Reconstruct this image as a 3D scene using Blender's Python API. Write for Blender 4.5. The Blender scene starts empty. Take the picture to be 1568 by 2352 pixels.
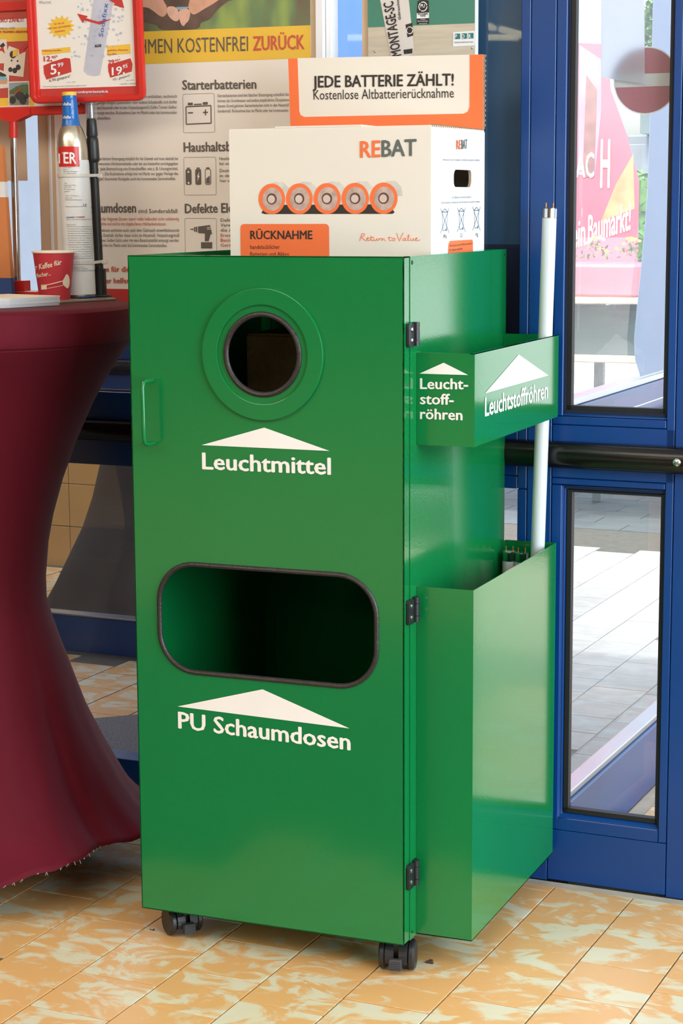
import bpy, bmesh, math, random
from mathutils import Matrix, Vector
from math import pi, sin, cos, tan, asin, atan2, radians, hypot

random.seed(7)
S = bpy.context.scene
COL = S.collection

# ------------------------------------------------------------------ camera
CAM = Vector((1.57135546, -2.90915635, 1.22089864))
CR = Vector((0.92609065, 0.37726442, -0.00525921))
CU = Vector((-0.05380240, 0.14584249, 0.98784375))
CF = Vector((-0.37344531, 0.91454990, -0.15536110))
FPX = 4481.187
cd = bpy.data.cameras.new('camera')
cd.sensor_fit = 'VERTICAL'
cd.sensor_height = 36.0
cd.lens = FPX / 2352 * 36.0
cd.clip_start = 0.05
cd.clip_end = 300
co = bpy.data.objects.new('camera', cd)
COL.objects.link(co)
co.matrix_world = Matrix(((CR.x, CU.x, -CF.x, CAM.x), (CR.y, CU.y, -CF.y, CAM.y), (CR.z, CU.z, -CF.z, CAM.z), (0, 0, 0, 1)))
S.camera = co

# ------------------------------------------------------------------ world, sun, lamps, exposure
S.view_settings.view_transform = 'Standard'
S.view_settings.look = 'None'
S.view_settings.exposure = 0.0
S.view_settings.gamma = 1.0
S.view_settings.use_curve_mapping = False
wd = bpy.data.worlds.new('sky')
S.world = wd
wd.use_nodes = True
wn = wd.node_tree
wn.nodes.clear()
wo = wn.nodes.new('ShaderNodeOutputWorld')
wb = wn.nodes.new('ShaderNodeBackground')
ws = wn.nodes.new('ShaderNodeTexSky')
ws.sky_type = 'NISHITA'
ws.sun_disc = False
ws.sun_elevation = radians(58)
ws.sun_rotation = radians(180)
ws.dust_density = 4.0
ws.air_density = 1.0
wb.inputs['Strength'].default_value = SKY = 0.8
wh = wn.nodes.new('ShaderNodeHueSaturation')
wh.inputs['Saturation'].default_value = 0.45
wn.links.new(ws.outputs[0], wh.inputs['Color'])
wn.links.new(wh.outputs[0], wb.inputs[0])
wn.links.new(wb.outputs[0], wo.inputs[0])


def lamp(name, kind, loc, energy, color, d=None, size=None):
    l = bpy.data.lights.new(name, kind)
    l.energy = energy
    l.color = color
    if kind == 'AREA':
        l.shape = 'RECTANGLE'
        l.size, l.size_y = size
    o = bpy.data.objects.new(name, l)
    COL.objects.link(o)
    o.location = loc
    if d is not None:
        o.rotation_euler = Vector(d).to_track_quat('-Z', 'Y').to_euler()
    return o


sun = lamp('sun', 'SUN', (2, -6, 12), 2.7, (1.0, 0.97, 0.92), (0.06, 0.477, -0.879))
sun.data.angle = radians(1.2)
# area lamp added for daylight from the right, set in an unseen window
lamp('daylight_area', 'AREA', (3.42, -1.3, 1.35), 175, (0.78, 0.91, 1.0), (-1, 0.1, -0.06), (2.9, 2.3))
# hall ceiling lighting
lamp('ceiling_light_front', 'AREA', (0.6, -2.6, 3.02), 56, (1.0, 0.93, 0.84), (0, 0, -1), (3.2, 1.6))
lamp('ceiling_light_left', 'AREA', (-2.2, -3.6, 3.02), 90, (1.0, 0.93, 0.84), (0, 0, -1), (2.4, 2.4))
lamp('ceiling_light_hall', 'AREA', (-2.0, -9.0, 3.02), 90, (1.0, 0.93, 0.84), (0, 0, -1), (6.0, 5.0))

ZF = -0.06           # floor level; the bin's own frame has z = 0 at its bottom edge
TH = radians(-2.2)   # the room is turned by this against the bin
E1 = Vector((cos(TH), sin(TH), 0))
E2 = Vector((-sin(TH), cos(TH), 0))
RO = Vector((0.6, 0.557, 0))


def RM(u, v, z):
    return RO + E1 * u + E2 * v + Vector((0, 0, z))


def seen(p, m=60):
    d = Vector(p) - CAM
    z = d.dot(CF)
    if z < 0.1:
        return False
    x = 784 + FPX * d.dot(CR) / z
    y = 1176 - FPX * d.dot(CU) / z
    return -m < x < 1568 + m and -m < y < 2352 + m


# ------------------------------------------------------------------ materials
def lin(c):
    return tuple((v / 255 / 12.92) if v <= 10 else ((v / 255 + 0.055) / 1.055) ** 2.4 for v in c)


def mat(name, c, rough=0.5, metal=0.0, var=0.06, scale=8.0, bump=0.0, bscale=60.0, spec=0.5, trans=0.0, emit=0.0, coat=0.0, vscale=None):
    m = bpy.data.materials.new(name)
    m.use_nodes = True
    nt = m.node_tree
    b = nt.nodes['Principled BSDF']
    L = lin(c)
    tc = nt.nodes.new('ShaderNodeNewGeometry')
    n = nt.nodes.new('ShaderNodeTexNoise')
    n.inputs['Scale'].default_value = scale
    n.inputs['Detail'].default_value = 4
    if vscale:
        mp = nt.nodes.new('ShaderNodeMapping')
        mp.inputs['Scale'].default_value = vscale
        nt.links.new(tc.outputs['Position'], mp.inputs['Vector'])
        nt.links.new(mp.outputs[0], n.inputs['Vector'])
    else:
        nt.links.new(tc.outputs['Position'], n.inputs['Vector'])
    cr = nt.nodes.new('ShaderNodeValToRGB')
    cr.color_ramp.elements[0].position = 0.3
    cr.color_ramp.elements[1].position = 0.7
    cr.color_ramp.elements[0].color = (*[max(0, v * (1 - var)) for v in L], 1)
    cr.color_ramp.elements[1].color = (*[min(1, v * (1 + var)) for v in L], 1)
    nt.links.new(n.outputs['Fac'], cr.inputs[0])
    nt.links.new(cr.outputs[0], b.inputs['Base Color'])
    b.inputs['Roughness'].default_value = rough
    b.inputs['Metallic'].default_value = metal
    b.inputs['Specular IOR Level'].default_value = spec
    b.inputs['Transmission Weight'].default_value = trans
    b.inputs['Coat Weight'].default_value = coat
    if emit:
        b.inputs['Emission Color'].default_value = (*L, 1)
        b.inputs['Emission Strength'].default_value = emit
    if bump:
        n2 = nt.nodes.new('ShaderNodeTexNoise')
        n2.inputs['Scale'].default_value = bscale
        n2.inputs['Detail'].default_value = 2
        nt.links.new(tc.outputs['Position'], n2.inputs['Vector'])
        bp = nt.nodes.new('ShaderNodeBump')
        bp.inputs['Strength'].default_value = bump
        bp.inputs['Distance'].default_value = 0.002
        nt.links.new(n2.outputs['Fac'], bp.inputs['Height'])
        nt.links.new(bp.outputs[0], b.inputs['Normal'])
    return m


def glass(name, tint=(0.93, 0.96, 0.96), dust=0.03, ior=1.5, refl=1.5):
    m = bpy.data.materials.new(name)
    m.use_nodes = True
    nt = m.node_tree
    nt.nodes.clear()
    o = nt.nodes.new('ShaderNodeOutputMaterial')
    t = nt.nodes.new('ShaderNodeBsdfTransparent')
    t.inputs[0].default_value = (*tint, 1)
    g = nt.nodes.new('ShaderNodeBsdfGlossy')
    g.inputs['Roughness'].default_value = 0.015
    lw = nt.nodes.new('ShaderNodeLayerWeight')   # Schlick reflectance, the same from both sides of the thin pane
    pw = nt.nodes.new('ShaderNodeMath')
    pw.operation = 'POWER'
    pw.inputs[1].default_value = 5
    lw.inputs['Blend'].default_value = 0.5
    nt.links.new(lw.outputs['Facing'], pw.inputs[0])
    f = nt.nodes.new('ShaderNodeMath')
    f.operation = 'MULTIPLY_ADD'
    f.inputs[1].default_value = 0.96
    f.inputs[2].default_value = 0.04
    nt.links.new(pw.outputs[0], f.inputs[0])
    ma = nt.nodes.new('ShaderNodeMath')
    ma.operation = 'MULTIPLY'
    ma.inputs[1].default_value = refl
    nt.links.new(f.outputs[0], ma.inputs[0])
    mx = nt.nodes.new('ShaderNodeMixShader')
    nt.links.new(ma.outputs[0], mx.inputs[0])
    nt.links.new(t.outputs[0], mx.inputs[1])
    nt.links.new(g.outputs[0], mx.inputs[2])
    df = nt.nodes.new('ShaderNodeBsdfDiffuse')
    df.inputs[0].default_value = (0.8, 0.8, 0.82, 1)
    tl = nt.nodes.new('ShaderNodeBsdfTranslucent')
    tl.inputs[0].default_value = (0.8, 0.8, 0.82, 1)
    ad = nt.nodes.new('ShaderNodeMixShader')
    nt.links.new(df.outputs[0], ad.inputs[1])
    nt.links.new(tl.outputs[0], ad.inputs[2])
    ge = nt.nodes.new('ShaderNodeNewGeometry')
    ns = nt.nodes.new('ShaderNodeTexNoise')
    ns.inputs['Scale'].default_value = 9
    ns.inputs['Detail'].default_value = 8
    nt.links.new(ge.outputs['Position'], ns.inputs['Vector'])
    mr = nt.nodes.new('ShaderNodeMapRange')
    mr.inputs['From Min'].default_value = 0.35
    mr.inputs['From Max'].default_value = 0.75
    mr.inputs['To Min'].default_value = dust * 0.6
    mr.inputs['To Max'].default_value = dust * 1.6
    nt.links.new(ns.outputs['Fac'], mr.inputs['Value'])
    m2 = nt.nodes.new('ShaderNodeMixShader')
    nt.links.new(mr.outputs[0], m2.inputs[0])
    nt.links.new(mx.outputs[0], m2.inputs[1])
    nt.links.new(ad.outputs[0], m2.inputs[2])
    nt.links.new(m2.outputs[0], o.inputs[0])
    return m


def tile_mat(name, c1, c2, c3, rough=0.35, sc=9.0, lo=0.49, hi=0.57):
    """glazed floor tile: two body colours in torn flakes, its own pattern on every tile"""
    m = bpy.data.materials.new(name)
    m.use_nodes = True
    nt = m.node_tree
    b = nt.nodes['Principled BSDF']
    ge = nt.nodes.new('ShaderNodeNewGeometry')
    oi = nt.nodes.new('ShaderNodeObjectInfo')
    mu = nt.nodes.new('ShaderNodeMath')
    mu.operation = 'MULTIPLY'
    mu.inputs[1].default_value = 40
    nt.links.new(oi.outputs['Random'], mu.inputs[0])
    mp = nt.nodes.new('ShaderNodeMapping')
    mp.inputs['Scale'].default_value = (1.0, 1.45, 1)
    mp.inputs['Rotation'].default_value = (0, 0, 0.6)
    nt.links.new(ge.outputs['Position'], mp.inputs['Vector'])
    n = nt.nodes.new('ShaderNodeTexNoise')
    n.noise_dimensions = '4D'
    n.inputs['Scale'].default_value = sc
    n.inputs['Detail'].default_value = 6
    n.inputs['Roughness'].default_value = 0.55
    n.inputs['Distortion'].default_value = 1.6
    nt.links.new(mp.outputs[0], n.inputs['Vector'])
    nt.links.new(mu.outputs[0], n.inputs['W'])
    cr = nt.nodes.new('ShaderNodeValToRGB')
    e = cr.color_ramp.elements
    e[0].position = lo
    e[1].position = hi
    e[0].color = (*lin(c1), 1)
    e[1].color = (*lin(c2), 1)
    x = e.new(0.70)
    x.color = (*lin(c3), 1)
    nt.links.new(n.outputs['Fac'], cr.inputs[0])
    mixn = nt.nodes.new('ShaderNodeMixRGB')
    mixn.blend_type = 'MULTIPLY'
    mixn.inputs[0].default_value = 0.35
    n3 = nt.nodes.new('ShaderNodeTexNoise')
    n3.inputs['Scale'].default_value = 2.2
    n3.inputs['Detail'].default_value = 7
    nt.links.new(ge.outputs['Position'], n3.inputs['Vector'])
    c3r = nt.nodes.new('ShaderNodeValToRGB')
    c3r.color_ramp.elements[0].position = 0.30
    c3r.color_ramp.elements[0].color = (0.72, 0.70, 0.68, 1)
    c3r.color_ramp.elements[1].position = 0.6
    nt.links.new(n3.outputs['Fac'], c3r.inputs[0])
    nt.links.new(cr.outputs[0], mixn.inputs[1])
    nt.links.new(c3r.outputs[0], mixn.inputs[2])
    nt.links.new(mixn.outputs[0], b.inputs['Base Color'])
    b.inputs['Roughness'].default_value = rough
    return m


M_GREEN = mat('green_powder_coat', (12, 115, 58), 0.15, var=0.04, scale=3, bump=0.05, bscale=300, spec=0.5, coat=0.12)
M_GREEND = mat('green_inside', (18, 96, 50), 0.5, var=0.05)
M_WHITE = mat('white_print', (238, 232, 226), 0.5, var=0.02)
M_RUB = mat('black_rubber_trim', (44, 38, 36), 0.45, var=0.2, scale=180, bump=0.5, bscale=260)
M_BLKP = mat('black_plastic', (34, 34, 37), 0.38, var=0.15)
M_GREYP = mat('dark_grey_plastic', (62, 62, 66), 0.5, var=0.1)
M_CHROME = mat('chrome', (205, 205, 205), 0.16, metal=1.0, var=0.02)
M_ALU = mat('brushed_aluminium', (178, 182, 190), 0.28, metal=0.9, var=0.04)
M_BLUE = mat('blue_painted_profile', (6, 60, 124), 0.32, var=0.05, scale=5, bump=0.03, bscale=300)
M_BLUED = mat('reflected_blue_tint', (44, 92, 130), 0.45, var=0.2, scale=4)
M_GASK = mat('black_gasket', (22, 22, 24), 0.6, var=0.1)
M_BAR = mat('black_push_bar', (16, 15, 15), 0.22, var=0.25, scale=14)
M_JOINT = mat('dark_joint', (10, 22, 48), 0.8, var=0.1)
M_GROUT = mat('grey_grout', (92, 88, 82), 0.9, var=0.15, scale=30)
M_CEM = mat('cement_strip', (176, 164, 146), 0.9, var=0.12, scale=20)
M_TILE = tile_mat('ochre_marbled_tile', (222, 170, 108), (218, 206, 172), (216, 209, 184))
M_TILEO = tile_mat('grey_marbled_tile', (164, 164, 162), (178, 178, 177), (184, 181, 174), 0.6, 7.0, 0.4, 0.6)
M_TILED = mat('shaded_grey_paver', (92, 98, 102), 0.8, var=0.15, scale=12)  # paver grey with the shade by the rack put into the colour
M_YW = mat('yellow_glazed_wall_tile', (206, 160, 92), 0.4, var=0.06, scale=6)
M_CREAM = mat('cream_wall_paint', (216, 200, 176), 0.8, var=0.04)
M_CEIL = mat('white_ceiling', (226, 222, 214), 0.9, var=0.03)
M_GL = glass('door_glass', dust=0.03)
M_GLU = glass('hazy_door_glass', dust=0.07)
M_GLS = glass('side_glass', dust=0.03, refl=0.8)
M_GLD = glass('old_dusty_glass', (0.92, 0.94, 0.96), dust=0.025, refl=0.8)
M_TUBE = mat('white_fluorescent_glass', (206, 212, 212), 0.22, var=0.01)
M_PIN = mat('brass_pin', (214, 150, 60), 0.3, metal=0.9, var=0.05)
M_CARDW = mat('white_coated_card', (226, 218, 206), 0.6, var=0.015, scale=3, bump=0.04, bscale=90)
M_CARDB = mat('brown_corrugated_card', (150, 126, 98), 0.85, var=0.15, scale=120)
M_ORANGE = mat('orange_print', (238, 112, 58), 0.55, var=0.02)
M_INK = mat('black_ink', (44, 38, 34), 0.6, var=0.05)
M_GREYINK = mat('grey_ink', (92, 98, 96), 0.6, var=0.05)
M_TXT = mat('poster_grey_text', (98, 90, 84), 0.6, var=0.05)
M_RED = mat('red_plastic', (206, 44, 36), 0.25, var=0.04)
M_REDINK = mat('red_ink', (196, 52, 46), 0.55, var=0.03)
M_REDSOFT = mat('soft_red_ink', (204, 88, 70), 0.55, var=0.03)
M_YEL = mat('yellow_ink', (236, 190, 66), 0.55, var=0.03)
M_BEIGE = mat('beige_board', (214, 188, 158), 0.7, var=0.04)
M_POSTER = mat('poster_paper', (238, 229, 220), 0.55, var=0.03, scale=2)
M_CLOTH = mat('burgundy_stretch_fabric', (92, 14, 30), 0.7, var=0.10, scale=4, bump=0.12, bscale=900)
M_CLOTH.node_tree.nodes['Principled BSDF'].inputs['Specular IOR Level'].default_value = 0.15
M_CLOTH.node_tree.nodes['Principled BSDF'].inputs['Sheen Weight'].default_value = 0.05
M_CLOTH.node_tree.nodes['Principled BSDF'].inputs['Sheen Roughness'].default_value = 0.4
M_BROWN = mat('dark_brown_stretch_fabric', (46, 34, 20), 0.8, var=0.12)
M_MATG = mat('grey_ribbed_mat', (112, 112, 112), 0.95, var=0.35, scale=160, bump=0.6, bscale=200)
M_PAPER = mat('white_paper', (234, 234, 236), 0.6, var=0.02)
M_PAPT = mat('translucent_white_paper', (236, 238, 240), 0.7, var=0.02)
_nt = M_PAPT.node_tree
_o = [n for n in _nt.nodes if n.type == 'OUTPUT_MATERIAL'][0]
_t = _nt.nodes.new('ShaderNodeBsdfTranslucent')
_t.inputs[0].default_value = (0.9, 0.92, 0.94, 1)
_x = _nt.nodes.new('ShaderNodeMixShader')
_x.inputs[0].default_value = 0.85
_nt.links.new(_nt.nodes['Principled BSDF'].outputs[0], _x.inputs[1])
_nt.links.new(_t.outputs[0], _x.inputs[2])
_nt.links.new(_x.outputs[0], _o.inputs[0])
M_CUP = mat('red_cup_card', (188, 48, 58), 0.5, var=0.05, scale=3)
M_CREAMP = mat('cream_print', (238, 220, 190), 0.6, var=0.02)
M_BLUEINK = mat('blue_ink', (52, 96, 170), 0.5, var=0.05)
M_BLUEFILM = mat('blue_shrink_film', (20, 100, 178), 0.18, var=0.15, scale=60, bump=0.5, bscale=90)
M_SLATE = mat('grey_flat_plate', (128, 118, 104), 0.5, var=0.05)
M_TEAL = mat('teal_green_print', (66, 128, 108), 0.5, var=0.04)
M_WOODP = mat('pale_veneer', (198, 186, 166), 0.55, var=0.10, scale=6, vscale=(2, 2, 24))
M_DARKG = mat('dark_green_crate', (44, 66, 66), 0.6, var=0.15)
M_PURP = mat('dark_purple_crate', (72, 58, 84), 0.6, var=0.15)
M_PINK = mat('red_banner_cloth', (210, 112, 130), 0.6, var=0.12, scale=3)
M_LILAC = mat('lilac_banner', (196, 150, 190), 0.6, var=0.2, scale=4)
M_LEAF = mat('leaf_green', (88, 132, 62), 0.6, var=0.35, scale=18)
M_PETALO = mat('orange_petal', (240, 140, 60), 0.5, var=0.2)
M_PETALW = mat('white_petal', (240, 236, 236), 0.5, var=0.05)
M_GREYB = mat('grey_cladding', (128, 136, 144), 0.7, var=0.06)
M_ROOF = mat('dark_roof', (96, 112, 112), 0.7, var=0.1)
M_CONC = mat('concrete_ground', (176, 174, 172), 0.9, var=0.10, scale=1.5)


# ------------------------------------------------------------------ geometry helpers
class MB:
    def __init__(self):
        self.v = []
        self.f = []

    def add(self, vs, fs):
        n = len(self.v)
        self.v += [tuple(p) for p in vs]
        self.f += [tuple(i + n for i in f) for f in fs]
        return self

    def box(self, x0, x1, y0, y1, z0, z1, T=None, b=0.0):
        """box with optional chamfered edges"""
        if b <= 0:
            vs = [(x, y, z) for x in (x0, x1) for y in (y0, y1) for z in (z0, z1)]
            fs = [(0, 1, 3, 2), (4, 6, 7, 5), (0, 4, 5, 1), (2, 3, 7, 6), (0, 2, 6, 4), (1, 5, 7, 3)]
        else:
            bm = bmesh.new()
            bmesh.ops.create_cube(bm, size=1)
            for w in bm.verts:
                w.co = Vector(((x0 + x1) / 2 + w.co.x * (x1 - x0), (y0 + y1) / 2 + w.co.y * (y1 - y0), (z0 + z1) / 2 + w.co.z * (z1 - z0)))
            bmesh.ops.bevel(bm, geom=bm.edges[:], offset=b, segments=1, affect='EDGES', profile=0.5)
            bm.verts.index_update()
            vs = [tuple(w.co) for w in bm.verts]
            fs = [tuple(w.index for w in f.verts) for f in bm.faces]
            bm.free()
        if T:
            vs = [T(*p) for p in vs]
        return self.add(vs, fs)

    def tube(self, pts, r, n=12, cap=True, closed=False):
        """round tube along a polyline; r is a number or a list"""
        pts = [Vector(p) for p in pts]
        N = len(pts)
        rings = []
        up = None
        for i, p in enumerate(pts):
            if closed:
                d = (pts[(i + 1) % N] - pts[i - 1])
            else:
                d = pts[min(i + 1, N - 1)] - pts[max(i - 1, 0)]
            d.normalize()
            if up is None:
                up = Vector((0, 0, 1)) if abs(d.z) < 0.9 else Vector((1, 0, 0))
            a = d.cross(up)
            if a.length < 1e-4:
                a = d.cross(Vector((0, 1, 0)))
            a.normalize()
            bb = a.cross(d).normalized()
            up = bb
            rr = r[i] if isinstance(r, (list, tuple)) else r
            rings.append([p + (a * cos(2 * pi * k / n) + bb * sin(2 * pi * k / n)) * rr for k in range(n)])
        vs = [q for ring in rings for q in ring]
        fs = []
        m = N if closed else N - 1
        for i in range(m):
            j = (i + 1) % N
            for k in range(n):
                fs.append((i * n + k, i * n + (k + 1) % n, j * n + (k + 1) % n, j * n + k))
        if cap and not closed:
            fs.append(tuple(range(n - 1, -1, -1)))
            fs.append(tuple((N - 1) * n + k for k in range(n)))
        return self.add(vs, fs)

    def lathe(self, prof, c, n=40, ax=(0, 0, 1), cap=True):
        """profile [(radius, height)] turned about an axis through c"""
        c = Vector(c)
        a = Vector(ax).normalized()
        e = a.cross(Vector((0, 1, 0)) if abs(a.y) < 0.9 else Vector((1, 0, 0))).normalized()
        g = a.cross(e)
        vs, fs = [], []
        for r, h in prof:
            for k in range(n):
                vs.append(c + a * h + (e * cos(2 * pi * k / n) + g * sin(2 * pi * k / n)) * r)
        for i in range(len(prof) - 1):
            for k in range(n):
                fs.append((i * n + k, i * n + (k + 1) % n, (i + 1) * n + (k + 1) % n, (i + 1) * n + k))
        if cap:
            fs.append(tuple(range(n - 1, -1, -1)))
            fs.append(tuple((len(prof) - 1) * n + k for k in range(n)))
        return self.add(vs, fs)

    def poly(self, F, pts, c=0.0):
        return self.add([F(a, b, c) for a, b in pts], [tuple(range(len(pts)))])

    def slab(self, F, pts, c0, c1):
        """a 2-D outline given depth c0..c1 along the frame's normal"""
        n = len(pts)
        vs = [F(a, b, c0) for a, b in pts] + [F(a, b, c1) for a, b in pts]
        fs = [tuple(range(n - 1, -1, -1)), tuple(range(n, 2 * n))] + [(i, (i + 1) % n, n + (i + 1) % n, n + i) for i in range(n)]
        return self.add(vs, fs)

    def build(self, name, m, parent=None, smooth=False):
        me = bpy.data.meshes.new(name)
        me.from_pydata([tuple(p) for p in self.v], [], self.f)
        me.validate()
        bm = bmesh.new()
        bm.from_mesh(me)
        bmesh.ops.recalc_face_normals(bm, faces=bm.faces[:])
        bm.to_mesh(me)
        bm.free()
        me.materials.append(m)
        if smooth:
            for p in me.polygons:
                p.use_smooth = True
            try:
                me.set_sharp_from_angle(angle=radians(35))
            except Exception:
                pass
        o = bpy.data.objects.new(name, me)
        COL.objects.link(o)
        if parent is not None:
            attach(o, parent)
        return o


LOC = {}


def attach(o, parent):
    o.parent = parent
    o.matrix_parent_inverse = Matrix.Translation(-LOC.get(parent.name, Vector((0, 0, 0))))


def thing(name, label, cat, loc=(0, 0, 0), group=None):
    o = bpy.data.objects.new(name, None)
    COL.objects.link(o)
    o.location = loc
    o.empty_display_size = 0.05
    LOC[o.name] = Vector(loc)
    o['label'] = label
    o['category'] = cat
    if group:
        o['group'] = group
    return o


def tag(o, label, cat, group=None):
    o['label'] = label
    o['category'] = cat
    if group:
        o['group'] = group
    return o


def struct(name, loc=(0, 0, 0)):
    o = bpy.data.objects.new(name, None)
    COL.objects.link(o)
    o.location = loc
    o.empty_display_size = 0.05
    LOC[o.name] = Vector(loc)
    o['kind'] = 'structure'
    return o


def frame(o, ex, ey):
    o, ex, ey = Vector(o), Vector(ex), Vector(ey)
    n = ex.cross(ey)
    return lambda a, b, c=0.0: o + ex * a + ey * b + n * c


def rrect(x0, x1, y0, y1, r, n=6):
    if not isinstance(r, (list, tuple)):
        r = (r, r, r, r)
    pts = []
    for (cx, cy, a0, rr) in ((x1, y0, -90, r[0]), (x1, y1, 0, r[1]), (x0, y1, 90, r[2]), (x0, y0, 180, r[3])):
        px = cx - rr if cx == x1 else cx + rr
        py = cy + rr if cy == y0 else cy - rr
        if rr <= 0:
            pts.append((cx, cy))
        else:
            for k in range(n + 1):
                t = radians(a0 + 90 * k / n)
                pts.append((px + rr * cos(t), py + rr * sin(t)))
    return pts


def circ(cx, cy, r, n=48, ry=None):
    ry = r if ry is None else ry
    return [(cx + r * cos(2 * pi * k / n), cy + ry * sin(2 * pi * k / n)) for k in range(n)]


def curve_mesh(cu):
    o = bpy.data.objects.new('tmp', cu)
    COL.objects.link(o)
    dg = bpy.context.evaluated_depsgraph_get()
    e = o.evaluated_get(dg)
    me = e.to_mesh()
    vs = [tuple(v.co) for v in me.vertices]
    fs = [tuple(p.vertices) for p in me.polygons]
    e.to_mesh_clear()
    bpy.data.objects.remove(o)
    bpy.data.curves.remove(cu)
    return vs, fs


def holed(loops, t, bev=0.0):
    """flat plate from outline + holes; thickness t centred on 0"""
    cu = bpy.data.curves.new('plate', 'CURVE')
    cu.dimensions = '2D'
    cu.fill_mode = 'BOTH'
    cu.extrude = max(0.0, t / 2 - bev)
    cu.bevel_depth = bev
    cu.bevel_resolution = 1
    for L in loops:
        sp = cu.splines.new('POLY')
        sp.points.add(len(L) - 1)
        for p, (a, b) in zip(sp.points, L):
            p.co = (a, b, 0, 1)
        sp.use_cyclic_u = True
    return curve_mesh(cu)


TCACHE = {}


def text2d(s, bold):
    k = (s, bold)
    if k not in TCACHE:
        cu = bpy.data.curves.new('txt', 'FONT')
        cu.body = s
        cu.size = 1.0
        cu.resolution_u = 2
        cu.offset = 0.0
        vs, fs = curve_mesh(cu)
        if bold:      # a heavier cut: the outlines laid over each other, slightly shifted
            v0, f0 = vs, fs
            vs, fs = [], []
            for dx, dy in ((-0.026, 0), (0.026, 0), (0, 0.014), (0, -0.014), (-0.012, 0), (0.012, 0)):
                n0 = len(vs)
                vs += [(v[0] + dx, v[1] + dy, 0.00004 * (n0 // max(1, len(v0)))) for v in v0]
                fs += [tuple(i + n0 for i in f) for f in f0]
        xs = [v[0] for v in vs]
        TCACHE[k] = (vs, fs, min(xs), max(xs))
    return TCACHE[k]


_h = text2d('H', 0)
CAPH = max(v[1] for v in _h[0]) - min(v[1] for v in _h[0])


def prints(par, F, name, m, items):
    """every printed shape its own part"""
    for pts, c in items:
        MB().poly(F, pts, c).build(name, m, par)


def put_text(mb, F, s, bold, x0, y0, x1, y1, cap, c=0.0005):
    vs, fs, a, b = text2d(s, bold)
    L = hypot(x1 - x0, y1 - y0)
    dx, dy = (x1 - x0) / L, (y1 - y0) / L
    sx = L / (b - a)
    sy = cap / CAPH
    if abs(dx) > 0.9:
        ux, uy = 0.0, 1.0
    else:
        ux, uy = -dy, dx
    mb.add([F(x0 + (v[0] - a) * sx * dx + v[1] * sy * ux, y0 + (v[0] - a) * sx * dy + v[1] * sy * uy, c + v[2]) for v in vs], fs)

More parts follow.
